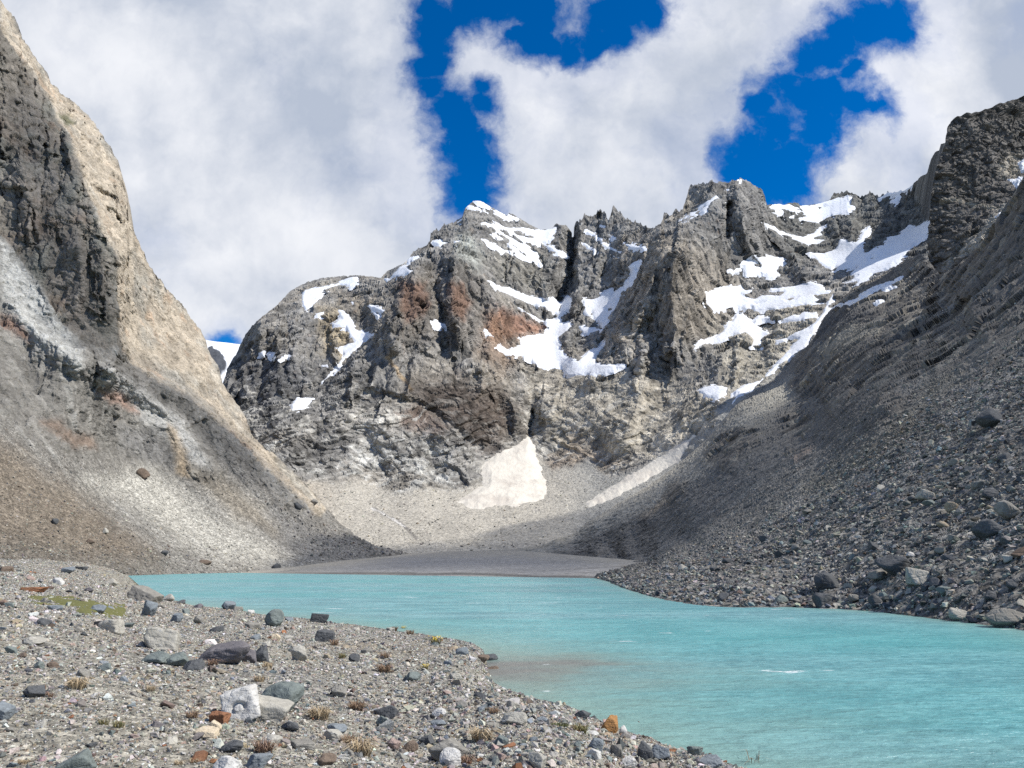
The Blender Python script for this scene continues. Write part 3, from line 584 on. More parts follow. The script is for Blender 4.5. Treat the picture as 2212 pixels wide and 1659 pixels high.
# ================================================================== LEFT SLOPE
lt = [(-520, -640), (-230, -260), (-90, -110)] + cE((0,0),(30,45),(70,85),(96,125),(102,195),(140,230),(165,280),(200,310),(235,360),(248,390),(252,422),(270,428),(310,465),(340,490),(390,530),(430,570),(470,620),(520,690),(560,745),(590,810),(610,880),(630,940),(646,1000),(650,1110),(690,1190),(720,1270),(760,1350),(800,1410),(850,1470),(900,1520),(940,1570),(960,1610),(1000,1655)) + cF((1160,240),(1185,300),(1210,380),(1250,440),(1270,520),(1290,570),(1340,640),(1400,720),(1440,800),(1460,870),(1530,930),(1620,1000),(1700,1070),(1780,1150),(1830,1210),(1896,1285)) + [(735,1130),(770,1158),(802,1176),(850,1189),(890,1197)]
lc = [(-500,1150,172),(-500,700,250),(-500,200,330),(-500,-500,420),(0,1240,195),(0,1150,232),(0,1050,268),(0,950,300),(0,850,325),(0,750,345),(0,600,366),(0,400,388),(0,200,412),(0,0,450),(-150,1150,200),(-150,800,300),(-150,300,360),(-200,-200,430),
 (130,1200,245),(130,1050,310),(130,900,350),(130,700,385),(130,560,400),(130,330,435),(135,215,490),
 (275,1242,265),(250,1150,312),(250,1050,375),(250,950,402),(250,850,416),(250,750,428),(250,600,436),(250,460,450),(262,385,490),
 (400,1236,325),(400,1200,350),(400,1100,420),(400,1000,445),(400,900,460),(400,800,485),(400,700,540),(500,1236,362),(500,1200,388),(500,1100,440),(500,1000,468),(500,880,525),
 (600,1230,405),(600,1200,425),(600,1100,470),(600,1000,515),(700,1218,440),(700,1140,500),(800,1208,475),(800,1180,505),(880,1196,512)]
LEFT = Layer(-500, 893, 1.6, 720, lt, [(-520,1262),(275,1250),(500,1241),(640,1236),(760,1214),(900,1199)], lc, jag=2.2); L = LEFT
for line, A, wl, wr in [
    (cE((0,140),(60,240),(180,400),(250,500),(280,600),(345,680),(380,800),(430,950),(480,1080),(520,1180),(592,1300),(590,1500),(592,1700),(590,1800)), 30, 190, 26),
    (cE((100,830),(140,1000),(130,1180)), 6, 20, 30), (cE((330,640),(350,800)), 8, 12, 40), (cE((420,650),(400,800),(390,950)), 8, 40, 12), (cE((400,1250),(410,1500)), 7, 40, 20), (cE((520,1300),(540,1600)), 8, 40, 20),
    (cE((500,740),(460,840),(480,930)), 8, 30, 20),
    (cF((660,480),(900,560),(1090,650),(1250,740),(1400,900),(1540,1050),(1680,1180),(1800,1290)), 16, 60, 26),
    (cF((490,400),(700,520),(860,650),(1000,780),(1120,900),(1200,1000),(1240,1060)), 9, 120, 30),
    (cF((110,150),(230,290),(470,440)), 8, 40, 26)]:
    L.tent(line, A, wl, wr)
rr = np.random.default_rng(15)
for i in range(110):      # upright cracks and small overhangs of the cliff and the tan rib
    u = rr.uniform(-20, 300); v = rr.uniform(60, 760) if u > 170 else rr.uniform(60, 470); ln = rr.uniform(20, 130); k = rr.normal(.12, .12)
    if i % 4: L.tent([(u, v), (u+k*ln*.5+rr.normal(0, 3), v+ln*.5), (u+k*ln, v+ln)], -rr.uniform(1.2, 3.6), rr.uniform(2.5, 6), rr.uniform(2.5, 9))
    else: L.tent([(u, v), (u+ln*.35, v+ln*.12+rr.normal(0, 4))], rr.uniform(1.5, 4), 4, rr.uniform(4, 12))
L.tent(cE((478,950),(520,985),(570,1000)), -9, 9, 9); L.tent(cE((540,1060),(590,1090),(615,1130)), -7, 8, 8); L.tent(cE((500,740),(460,840)), -5, 7, 7)
L.solve(); P = L.P.astype(f32)
nx = fbm(np.stack([L.u/60, L.v/60, 0*L.u], -1), 4, 105); nf = fbm(np.stack([L.u/14, L.v/14, 0*L.u], -1), 4, 106)
cliff = cE((-300,-300),(0,130),(60,240),(180,400),(250,500),(280,600),(345,680),(380,800),(430,950),(480,1080),(520,1180),(592,1300),(590,1500),(592,1640)) + cF((670,200),(690,330),(640,360),(560,345),(470,300),(380,220),(300,100),(260,30)) + cE((330,1590),(230,1480),(120,1330),(0,1180),(-300,1100))
cl = sstep(-5, 5, poly_sd(L.u, L.v, cliff)+nf*6)
# talus below this line, rock above
tal_poly = [(-260,900)] + cF((0,780),(150,880),(330,960),(540,990),(760,1030),(900,1080),(1060,1110),(1240,1160),(1260,1020),(1300,1000),(1420,1060),(1560,1180),(1700,1300),(1900,1330)) + [(920,1300),(-260,1300)]
tal = sstep(-12, 12, poly_sd(L.u, L.v, tal_poly)+nx*26+nf*10)
tan_poly = cE((0,-60),(102,195),(250,400),(340,490),(470,620),(590,810),(648,1000),(690,1190),(800,1410),(940,1570)) + cF((1170,250),(1270,520),(1340,640),(1440,800),(1620,1000),(1896,1285),(1850,1330),(1700,1200),(1500,1020),(1380,880),(1230,760),(1100,640),(900,540),(760,440),(690,330),(670,200)) + cE((592,1500),(592,1300),(520,1180),(480,1080),(430,950),(380,800),(345,680),(280,600),(250,500),(180,400),(60,240),(0,130))
tn = sstep(-6, 6, poly_sd(L.u, L.v, tan_poly)+nf*7)
wob = np.stack([fbm(P/22, 3, 121), fbm(P/22, 3, 122), fbm(P/22, 3, 123)], -1); Pw = P+wob*6
d1, v1 = chisel(Pw/np.array([26, 26, 34], f32), 131); d2, v2 = chisel(Pw/np.array([8, 8, 13], f32), 132); d3, v3 = chisel(Pw/np.array([2.8, 2.8, 4], f32), 133)
rg = fbm(Pw/30, 5, 141, .55, True)
disp = (1-tal)*(1.5*d1*(.4+.6*cl)+1.35*d2+.85*d3+.8*(rg-.3))*(.75+.25*cl)+tal*(1.7*fbm(P/np.array([34, 6, 34], f32), 4, 142)+.35*fbm(P/1.6, 2, 143)+.35*np.maximum(d3, 0))
disp += .25*fbm(P/1.8, 2, 144)
L.Q = L.P+L.N*(disp*(.75+.25*sstep(0, 12, L.v-L.vt[None])))[..., None]
big = fbm(P/70, 4, 151); md = fbm(P/16, 4, 152); tiny = fbm(P/3.2, 3, 153)
col = np.broadcast_to(np.array([.190, .180, .160]), P.shape).copy()
stk = fbm(P/np.array([60, 4.5, 60], f32), 4, 154)      # streaks down the fall line
col = mixc(col, (.33,.32,.29), .6*sstep(0, .5, stk+.4*big)); col = mixc(col, (.12,.112,.10), .5*sstep(.05, .5, -stk+.3*md))
# geology: pale limestone ribs, pink and ochre stains, brown scree
paint(col, L, cE((0,1200),(120,1330),(230,1500),(340,1659))+cF((380,230),(500,400),(450,470),(330,370),(200,290),(110,200),(0,60)), (.40,.40,.375), .85, 14, nf, 14)
paint(col, L, cF((0,170),(90,180),(170,290),(160,320),(60,260),(0,230)), (.165,.098,.07), .8, 12, nf, 12)
paint(col, L, cF((590,440),(760,560),(900,660),(1060,780),(1160,940),(1220,1060),(1100,1020),(960,880),(800,760),(760,640),(640,540)), (.40,.395,.37), .8, 16, nf, 12)
paint(col, L, cF((570,610),(700,610),(800,740),(690,690),(640,680)), (.30,.205,.16), .8, 10, nf, 10)
paint(col, L, cF((965,790),(1000,800),(1080,960),(1090,1100),(1020,1080),(1010,960)), (.37,.29,.195), .75, 9, nf, 7)
paint(col, L, cF((230,780),(330,760),(380,830),(540,870),(560,940),(430,930),(300,840)), (.20,.135,.095), .6, 12, nf, 10)
paint(col, L, cF((650,800),(900,830),(1010,950),(1000,1060),(850,1010),(700,930)), (.175,.172,.165), .7, 22, nf, 16)
paint(col, L, cF((-200,860),(0,900),(200,1020),(420,1180),(620,1330),(800,1480),(900,1580),(500,1640),(-200,1700)), (.17,.14,.105), .85, 40, nx, 26)
paint(col, L, cF((-200,1400),(100,1480),(600,1560),(1000,1620),(900,1700),(-200,1700)), (.14,.128,.108), .7, 30, nx, 20)
paint(col, L, cF((840,1040),(940,1100),(1200,1280),(1400,1400),(1560,1500),(1650,1590),(1300,1600),(1000,1440),(760,1280),(500,1120),(700,1100)), (.41,.395,.345), .8, 34, nx, 22)
paint(col, L, cF((1100,1060),(1240,1080),(1500,1260),(1620,1400),(1600,1440),(1350,1330),(1150,1160)), (.225,.20,.16), .8, 22, nx, 16)
paint(col, L, cF((1560,1270),(1700,1330),(1900,1420),(2250,1500),(2250,1620),(1800,1600),(1640,1500)), (.17,.165,.155), .85, 20, nf, 16)
tanc = np.array([.40,.345,.268])*(1+.14*big+.22*md)[..., None]
tanc = mixc(tanc, (.36,.345,.30), .7*sstep(-.1, .45, fbm(P/28, 4, 155))); tanc = mixc(tanc, (.41,.27,.17), .5*sstep(.15, .5, fbm(P/18, 4, 156)))
col = mixc(col, tanc, tn*.95)
clc = np.array([.175,.158,.135])*(1+.2*big)[..., None]
clc = mixc(clc, (.155,.158,.138), .7*sstep(-.15, .4, fbm(P/np.array([18, 18, 60], f32), 4, 157))); clc = mixc(clc, (.17,.115,.08), .55*sstep(.1, .5, fbm(P/26, 3, 158)))
clc = mixc(clc, (.075,.072,.068), .6*sstep(.25, .6, fbm(P/np.array([7, 7, 70], f32), 3, 159)))
col = mixc(col, clc, cl)
paint(col, L, cE((285,575),(330,580),(390,620),(340,640)), (.09,.095,.045), .8, 6, nf, 6)
col *= (1+(1-tal)*(.16*v2+.12*v1)+.16*v3+.18*md+.25*tiny)[..., None]
link('rock_slope', L.mesh('rock_slope', M_SIDE, L.Q, col, [(6, -6), (40, -60), (160, -200), (400, -420)], {'loose': .3+.7*tal}), 'steep left valley side with a dark cliff, tan rib and streaked scree', kind='structure')

# ================================================================== RIGHT SLOPE
rt = [(1000,1193),(1130,1184),(1200,1165),(1280,1122),(1350,1078),(1420,1036),(1480,990),(1540,934),(1590,874),(1670,808),(1755,737),(1778,690),(1795,668),(1843,622),(1880,606),(1920,586),(1960,560),(1985,548),(2005,562),(2030,592),(2060,580),(2090,556),(2125,520),(2154,480),(2182,432),(2212,388),(2345,290),(2900,60)]
rc = [(2550,1442,None,0),(2900,1545,None,0),(2900,1100,36),(2900,600,90),(2900,200,180),(2212,1362,None,0),(2060,1342,None,0),(1900,1322,None,0),(1700,1312,None,0),(1420,1292,None,0),(1340,1268,None,0),(1290,1250,None,0),(2212,1200,50),(2212,1100,57),(2212,1000,68),(2212,850,95),(2212,700,150),(2212,560,240),(2212,460,300),(2212,388,345),(2400,1300,36),(2400,1000,58),(2400,600,160),(2400,300,330),(1900,1200,68),(1900,1100,86),(1900,1000,114),(1900,900,166),(1900,800,280),(1900,720,420),(1900,640,600),(2050,1250,53),(2050,1100,70),(2050,950,98),(2050,800,170),(2050,680,330),(2030,592,500),(2005,562,590),(2090,556,425),(2154,480,375),(1750,1250,74),(1750,1150,102),(1750,1050,160),(1750,950,280),(1750,850,460),(1750,760,660),(1600,1250,82),(1600,1200,112),(1600,1150,162),(1600,1100,222),(1600,1000,350),(1600,930,480),(1600,880,610),(1500,1250,96),(1500,1200,170),(1500,1150,255),(1500,1100,330),(1500,1030,460),(1840,640,690),(1960,570,690),(1000,1193,518.1),(1130,1184,522.0),(1200,1165,545.5),(1280,1122,581.2),(1350,1078,614.4),(1420,1036,649.2),(1480,990,661.0),(1540,934,647.1),(1130,1196,490),(1200,1205,440),(1290,1238,235),(1290,1222,345),(1345,1240,178),(1345,1222,290),(1290,1200,415),(1350,1195,370),(1400,1240,150),(1400,1222,225),(1400,1195,310),(1290,1160,500),(1350,1150,455),(1400,1120,445)]
RIGHT = Layer(1002, 2900, 1.6, 560, rt, [(900,1203),(1130,1195),(1250,1210),(1330,1228),(1262,1246),(1290,1262),(1340,1280),(1420,1304),(1700,1324),(1900,1335),(2060,1357),(2212,1380),(2550,1470),(2900,1585)], rc, jag=1.4); L = RIGHT
L.vb = np.interp(L.us, [900,1130,1190,1240,1290,1340,1420,1700,1900,2060,2212,2550,2900], [1203,1199,1206,1223,1259,1276,1301,1322,1333,1355,1378,1470,1585]); L.grid()
L.inv0 = np.clip(tps_eval(L.fit, L.u, L.v), 1000./2500, 1000./2.5)
for line, A, wl, wr in [
    (cD((740,1000),(640,1130),(500,1290),(340,1370)), 24, 20, 40), (cD((700,1270),(620,1420),(560,1560)), 14, 40, 40), (cD((1010,1420),(1060,1560),(1080,1659)), 16, 24, 40),
    (c4((900,640),(880,700),(850,760)), 10, 24, 60), (c4((1200,540),(1180,620)), 4, 24, 40), (c4((1600,470),(1560,560)), 4, 30, 40), (c4((1640,260),(1560,330)), 8, 30, 40), (c4((700,850),(650,930)), 6, 30, 30)]:
    L.tent(line, A, wl, wr)
L.solve(); P = L.P.astype(f32)
nx = fbm(np.stack([L.u/60, L.v/60, 0*L.u], -1), 4, 205); nf = fbm(np.stack([L.u/14, L.v/14, 0*L.u], -1), 4, 206)
rock_poly = [(1780,640),(1850,600),(1960,540)] + [(2000,540),(2400,200),(2400,700),(2230,760),(2120,790),(2010,800),(1920,850),(1800,880),(1700,850),(1720,800),(1740,740)]
rck = sstep(-16, 16, poly_sd(L.u, L.v, rock_poly)+nx*40+nf*16)
for q in [c4((830,740),(880,650),(960,600),(1080,620),(1060,700),(960,740),(940,800)), c4((1160,560),(1240,530),(1310,560),(1260,640),(1150,640)), c4((1560,540),(1600,470),(1690,470),(1660,540)), c4((640,950),(680,860),(760,850),(720,920)), c4((1330,430),(1420,360),(1480,400),(1400,470)), c4((1200,720),(1270,690),(1290,740),(1220,760))]:
    rck = np.maximum(rck, sstep(-12, 10, poly_sd(L.u, L.v, q)+nx*16+nf*10))
sc_k = np.clip(L.t/450, .12, 1.0)        # finer relief on the nearer ground
wob = np.stack([fbm(P/26, 3, 221), fbm(P/26, 3, 222), fbm(P/26, 3, 223)], -1); Pw = P+wob*7
Pr = rot(Pw, 0, math.radians(30))
d1, v1 = chisel(Pr/np.array([30, 30, 22], f32), 231); d2, v2 = chisel(Pr/np.array([11, 11, 8], f32), 232); d3, v3 = chisel(Pr/np.array([4.2, 4.2, 3.4], f32), 233); d4, v4 = chisel(Pw/1.1, 234)
rg = fbm(Pw/32, 5, 241, .55, True)
near = sstep(260, 60, L.t)
disp = rck*(2.2*d1+1.0*d2+.45*d3+1.0*(rg-.3))*np.clip(sc_k*1.4, .3, 1)+(1-rck)*(sc_k*(1.8*fbm(P/np.array([30, 6, 30], f32), 4, 242)+.6*d3)+.16*d4+.18*fbm(P/1.2, 2, 243))
lw = sstep(0, 30, L.vb[None]-L.v)
L.Q = L.P+L.N*(disp*(.3+.7*sstep(0, 12, L.v-L.vt[None]))*(.25+.75*lw))[..., None]
big = fbm(P/60, 4, 251); md = fbm(P/14, 4, 252); tiny = fbm(P/2.6, 3, 253); stk = fbm(P/np.array([50, 4.0, 50], f32), 4, 254)
col = np.broadcast_to(np.array([.175, .168, .153]), P.shape).copy()
col = mixc(col, (.105,.098,.090), .8*sstep(0, .45, stk+.3*big)); col = mixc(col, (.225,.212,.185), .6*sstep(.1, .5, -stk+.3*md))
paint(col, L, c4((1400,400),(1700,480),(1900,620),(1500,760),(1250,700)), (.115,.104,.092), .6, 60, nx, 50)
paint(col, L, c4((1950,330),(1800,520),(1560,740),(1350,900),(1280,870),(1600,640),(1850,400)), (.165,.152,.112), .5, 40, nx, 40)
paint(col, L, c4((-100,1060),(200,980),(440,900),(640,820),(760,740),(900,590),(1100,440),(1300,330),(1400,260),(1500,230),(1440,330),(1250,460),(1060,600),(860,780),(620,960),(300,1060)), (.335,.318,.272), .85, 20, nf, 10)
paint(col, L, c4((560,1000),(640,930),(720,820),(690,940)), (.27,.215,.15), .7, 10, nf, 8)
col = mixc(col, (.33,.312,.268), .9*sstep(60, 4, L.v-L.vt[None]+nf*14)*sstep(1660, 1480, L.u))
rcol = np.array([.150,.139,.122])*(1+.25*big+.2*md)[..., None]
rcol = mixc(rcol, (.29,.27,.22), .6*sstep(.05, .5, fbm(P/18, 4, 255)+.3*v2)); rcol = mixc(rcol, (.085,.08,.074), .65*sstep(.0, .5, fbm(P/26, 4, 256)))
col = mixc(col, rcol, rck)
paint(col, L, cC((830,1180),(1000,1030),(1280,1010),(1240,1080),(1000,1180),(860,1300)), (.29,.268,.215), .7, 16, nf, 14)
paint(col, L, cC((780,1120),(880,960),(1180,890),(1200,960),(960,1060),(840,1140)), (.085,.086,.088), .7, 16, nf, 14)
paint(col, L, cD((715,1640),(900,1500),(1005,1425),(960,1480),(800,1580)), (.235,.24,.235), .9, 4, nf, 2)
paint(col, L, c4((1210,740),(1300,690),(1290,720),(1230,760)), (.34,.27,.215), .7, 6, nf, 6)
col *= (1+rck*(.16*v2+.1*v1)+.14*v3+.18*v4*near+.2*md+.25*tiny)[..., None]
link('scree_slope', L.mesh('scree_slope', M_SIDE, L.Q, col, [(6, -6), (40, -40), (150, -150), (400, -400)], {'loose': (1-.7*rck)*(.5+.5*near)}), 'dark right valley side of scree and rock ledges', kind='structure')
for lab, polys in [('slim snow strip under the tower on the right slope', [cC((915,922),(1000,888),(1100,838),(1200,778),(1300,748),(1405,712),(1380,738),(1290,782),(1180,824),(1060,884))]),
                   ('small snow lens below the slim strip on the right slope', [cC((1248,802),(1300,778),(1372,784),(1282,813))]),
                   ('snow fleck on dark slabs of the right slope', [cC((1188,887),(1250,858),(1272,870),(1210,898))])]:
    lay_patch(L, snow_sd(L, polys)+nf*2.5+.8, 1.2, .3, 'snow_patch', lab, M_SNOW, 'snow patches on the mountain walls', base=L.Q)

# ================================================================== ROCK TOWER behind the near spur
tv = np.array([205,212,228,236,243,249,257,272,290,312,336,368,410,452,503,533,560,600,680]); tu = np.array([2240,2200,2150,2130,2104,2082,2058,2047,2045,2041,2031,2021,2013,2008,2006,2004,2002,1998,1990])
TW = Layer(0, 260, 1.0, 300, [(0,205),(260,205)], [(0,680),(260,680)], [(2050,260,625),(2020,400,612),(2010,520,602),(2000,640,592),(2100,300,615),(2100,450,596),(2100,600,545),(2200,230,640),(2200,400,600),(2200,550,505),(2345,200,680),(2345,500,520)])
TW.v = np.broadcast_to(np.linspace(205, 680, 330)[:, None], (330, 260)).copy(); z_ = TW.v[:, 0]*0
ul = np.interp(TW.v[:, 0], tv, tu)+2.5*fbm(np.stack([TW.v[:, 0]/11, z_, z_], -1), 3, 9)+1.5*fbm(np.stack([TW.v[:, 0]/3.5, z_, z_], -1), 2, 9)
TW.u = ul[:, None]+np.linspace(0, 1, 260)[None]*(2350-ul)[:, None]; q = np.stack([TW.u, TW.v, 0*TW.u], -1)
TW.wu = TW.u+9*fbm(q/38, 3, 2)+3*fbm(q/9, 2, 3); TW.wv = TW.v+9*fbm(q/38, 3, 4); TW.jag = 0; TW.us = np.array([1900., 2400.])
TW.inv0 = tps_eval(TW.fit, TW.u, TW.v); TW.off = np.zeros_like(TW.u); L = TW
for line, A, wl, wr in [(cD((890,250),(900,420),(850,560),(830,750),(830,1000),(820,1250)), 16, 30, 60), (cD((1040,230),(1080,420),(1060,640)), 14, 30, 30), (cD((1240,200),(1230,400),(1260,500)), 14, 26, 20),
    (cD((830,800),(960,790),(1100,830)), 9, 10, 26), (cD((800,690),(1000,680),(1180,640)), 8, 10, 26), (cD((960,850),(1000,1000),(960,1150)), 10, 24, 24), (cD((1130,660),(1160,800),(1140,900)), 8, 20, 20)]: L.tent(line, A, wl, wr)
for line in (cD((1000,240),(990,340),(1010,420)), cD((1140,380),(1160,500),(1120,620)), cD((920,830),(900,960),(930,1060)), cD((1060,860),(1080,960))): L.tent(line, -9, 7, 7)
L.solve(); P = L.P.astype(f32); nf = fbm(np.stack([L.u/14, L.v/14, 0*L.u], -1), 4, 306)
Pw = P+6*np.stack([fbm(P/26, 3, 321), fbm(P/26, 3, 322), fbm(P/26, 3, 323)], -1); Pr = rot(Pw, 0, math.radians(8))
d1, v1 = chisel(Pr/np.array([24, 24, 20], f32), 331); d2, v2 = chisel(Pr/np.array([9, 9, 6], f32), 332); d3, v3 = chisel(Pr/np.array([3.6, 3.6, 2.4], f32), 333)
L.Q = L.P+L.N*(2.6*d1+1.7*d2+1.0*d3+.4*fbm(P/2, 2, 334))[..., None]
col = np.broadcast_to(np.array([.140,.128,.112]), P.shape)*(1+.3*fbm(P/30, 4, 341)+.25*v2+.22*v3+.15*v1+.25*fbm(P/4, 3, 342))[..., None]
col = mixc(col, (.25,.225,.18), .5*sstep(.15, .5, fbm(P/22, 4, 343))); col = mixc(col, (.075,.07,.066), .6*sstep(.05, .5, fbm(P/20, 4, 344)))
paint(col, L, cD((1280,470),(1340,480),(1382,560),(1360,650),(1240,650),(1200,590)), (.44,.39,.31), .85, 8, nf, 10)
paint(col, L, cD((1240,830),(1330,800),(1300,900),(1160,1060),(1000,1180),(850,1290),(790,1300),(900,1170),(1040,1040)), (.42,.385,.32), .9, 7, nf, 8)
brush(col, L, cD((820,800),(940,790),(1080,840),(1200,850)), 5, (.36,.32,.25), .8, nf, 4)
R_, C_ = L.u.shape
edge = L.Q[:, :1]; sideL = np.concatenate([edge+np.array([210., 260, -60]), edge+np.array([22., 30, -6])], 1)
topb = np.concatenate([sideL, L.Q], 1)[:1]; full_ = np.concatenate([sideL, L.Q], 1); cf = np.concatenate([np.repeat(col[:, :1], 2, 1), col], 1)
full_ = np.concatenate([topb+np.array([0, 300., -200]), topb+np.array([0, 30., -4]), full_]); cf = np.concatenate([np.repeat(cf[:1], 2, 0), cf])
link('rock_tower', make_mesh('rock_tower', full_, grid_faces(R_+2, C_+2)[:, ::-1], M_SIDE, False, cf, {'loose': np.full(cf.shape[:2], .2)}), 'square dark rock tower with a pale gully at its foot', kind='structure')
for lab, poly in (('snow bank beside the pale rock at the right edge', cD((1340,545),(1400,515),(1400,600),(1360,620))), ('snow tongue below the pale rock at the right edge', cD((1270,662),(1370,665),(1340,725),(1310,700))), ('thin snow sliver in the gully under the square tower', cD((1190,920),(1235,870),(1280,840),(1265,870),(1215,915)))):
    lay_patch(TW, snow_sd(TW, [poly])+nf*2.5+.8, 1.2, .3, 'snow_patch', lab, M_SNOW, 'snow patches on the mountain walls', base=TW.Q)

# ================================================================== LAKE, SILT FLAT, NEAR BANK
FL = Layer(460, 1440, 2.5, 70, [(460,1236),(560,1230),(640,1224),(760,1208),(870,1192),(1000,1190),(1130,1190),(1250,1200),(1440,1216)], [(460,1247),(1440,1258)],
    [(560,1238,None,.0),(1290,1249,None,0),(1000,1190,515)])
FL.solve(); pf = FL.P.astype(f32); FL.Q = FL.P+np.array([0, 0, 1.])*(.12*fbm(pf/np.array([30, 12, 10], f32), 4, 301))[..., None]
fc = np.array([.32,.308,.288])*(1+.16*fbm(pf/np.array([70, 9, 9], f32), 4, 302)+.12*fbm(pf/3, 3, 303))[..., None]
fc = mixc(fc, (.34,.325,.295), .8*sstep(.0, .6, fbm(pf/np.array([160, 10, 10], f32), 3, 305)+.9*sstep(720, 480, FL.u)))
fc = mixc(fc, (.10,.095,.088), .8*sstep(5, 1, seg_dist(FL.u, FL.v+3*fbm(pf/30, 3, 304), [(460,1238),(800,1239),(1000,1240.5),(1290,1248),(1440,1256)], False)[0]))
fc = mixc(fc, (.17,.163,.152), .45*sstep(.05, .5, fbm(pf/np.array([60, 5, 9], f32), 4, 306)))
fc = mixc(fc, np.array([.345,.322,.275])*(1+.2*fbm(pf/6, 3, 307))[..., None], sstep(24, 2, FL.v-FL.vt[None]+9*fbm(pf/25, 4, 308)))
link('silt_flat', FL.mesh('silt_flat', M_FLAT, FL.Q, fc, None, {'loose': np.full(FL.u.shape, .6)}), 'grey silt flat at the head of the lake', kind='structure')

SHORE = [(255,1240),(275,1246),(300,1268),(330,1284),(370,1300),(420,1308),(490,1316),(560,1326),(640,1334),(690,1339),(760,1348),(830,1358),(900,1368),(960,1377),(1020,1390),(1044,1404),(1054,1430),(1058,1452),(1066,1472),(1100,1490),(1180,1513),(1240,1528),(1300,1556),(1400,1590),(1500,1622),(1620,1662),(1720,1700),(1900,1770)]
bt = [(-1100,1190),(-300,1200),(0,1207),(40,1209),(80,1206),(130,1212),(170,1213),(205,1220),(240,1228),(262,1238)] + [(u, v-3.5) for u, v in SHORE[1:]]
bc = [(-1100,1195,58),(-1100,1400,None,2.45),(-1100,1659,None,1.95)]+[(u, v, None, 0.0) for u, v in SHORE[5:]] + [(u, v-5, None, -.28) for u, v in SHORE[5:]] + [(300,1268,None,.25),(330,1284,None,.2),(275,1246,105),(330,1279,None,-.05),
 (0,1659,None,1.6),(500,1659,None,1.5),(1000,1659,None,1.05),(1400,1659,None,.45),(0,1510,None,1.78),(560,1510,None,1.36),(900,1510,None,.86),(0,1400,None,1.95),(340,1400,None,1.5),(700,1400,None,.8),
 (0,1310,None,2.2),(200,1310,None,1.9),(490,1330,None,.7),(0,1260,None,2.5),(150,1260,None,2.2),(250,1262,None,1.2),(0,1209,75),(-300,1205,70),(150,1216,92),(250,1236,106),(-300,1400,None,2.1),(-300,1659,None,1.7),(1620,1800,None,.45),(700,1800,None,1.5)]
BANK = Layer(-1100, 1800, 2.3, 400, bt, [(-1200,1790),(1900,1790)], bc, power=1.15); L = BANK
L.inv0 = np.clip(L.inv0, 1000./125, 1000./4); L.solve(); P = L.P.astype(f32)
UP = np.array([0, 0, 1.])
disp = .10*fbm(P/3.0, 3, 401)+.045*fbm(P/.7, 3, 402)+.02*fbm(P/.22, 2, 403)*np.clip(20/L.t, .2, 1)
inl = sstep(0, 22, L.v-L.vt[None]); L.Q = L.P+UP*(disp*(.25+.75*inl))[..., None]
col = np.broadcast_to(np.array([.275,.256,.21]), P.shape).copy(); md = fbm(P/1.5, 4, 405); big = fbm(P/6, 3, 406)
vv, _, _ = cells(P/.09, 407); v5, _, _ = cells(P/.25, 408)
col = mixc(col, (.27,.215,.145), .5*sstep(.0, .6, big)); col = mixc(col, (.165,.165,.16), .5*sstep(.0, .6, -big+.4*md))
col *= (1+.35*vv*np.clip(14/L.t, 0, 1)+.2*v5+.25*md)[..., None]
wet = sstep(5, 0, L.v-L.vt[None]-3.5+2*md)*sstep(520, 600, L.u); col = mixc(col, (.075,.07,.064), .85*wet)
wm = (L.u[0] > 380)
me = L.mesh('gravel_bank', M_BANK, L.Q, col, [(1.0, -.35), (4, -1.6), (9, -5)], {'loose': np.ones_like(L.u)})
link('gravel_bank', me, 'near gravel bank sloping down to the lake', kind='structure')

# lake surface: real low waves near the viewer, finer ripples in the shading
nu, nv = 1040, 480
lu = np.linspace(-250, 3500, nu); lv = 1226+(np.linspace(0, 1, nv)**1.35)*(2300-1226)
LU, LV = np.meshgrid(lu, lv); tt = depth_for_z(LU, LV, 0.0); WP = rays(LU, LV)*tt[..., None]+np.array([0, 0, EYE]); WP[..., 1] = np.minimum(WP[..., 1], 560)
pw = WP.astype(f32)
far = np.clip(tt/60, 0, 1)
wz = .030*fbm(pf_ := pw/np.array([1.5, .75, 1], f32), 3, 501, .5, True)+.045*fbm(pw/np.array([5.5, 2.2, 1], f32), 2, 502)
WP[..., 2] = (wz-.02)*np.clip(1.15-far, .12, 1)
dsh, _ = seg_dist(WP[..., 0], WP[..., 1], np.array([np.array(rays(u, v))[:2]*depth_for_z(u, v, 0.) for u, v in SHORE[4:]]), False)
dsr, _ = seg_dist(WP[..., 0], WP[..., 1], np.array([np.array(rays(u, v))[:2]*depth_for_z(u, v, 0.) for u, v in [(1290,1250),(1420,1292),(1700,1312),(1900,1322),(2060,1342),(2212,1362),(2550,1442),(2900,1545)]]), False)
ck = np.array(rays(1062, 1446))[:2]*depth_for_z(1062, 1446, 0.)
dcv = np.hypot((WP[..., 0]-ck[0]-1.2)/3.2, (WP[..., 1]-ck[1])/3.0)
wn = fbm(pw/np.array([5, 2.0, 1], f32), 4, 503)
murk = .85*np.exp(-np.maximum(dsh-.2, 0)/3.0*(1-.8*wn))+.9*np.exp(-np.maximum(dcv-.4, 0)**1.2*.9+1.1*wn)+.8*np.exp(-dsr/1.6)
murk = np.clip(murk, 0, 1)
me = make_mesh('lake', WP, grid_faces(nv, nu)[:, ::-1], None, True, None, {'murk': murk, 'cove': np.clip(np.exp(-dcv**2*.6+1.0*wn), 0, 1)})
m = bpy.data.materials.new('glacial_water'); m.use_nodes = True; t = NT(m.node_tree); b = t.n['Principled BSDF']
geo = t.node('ShaderNodeNewGeometry'); Pn = geo.outputs['Position']
mk = t.node('ShaderNodeAttribute', attribute_name='murk').outputs['Fac']; cv = t.node('ShaderNodeAttribute', attribute_name='cove').outputs['Fac']
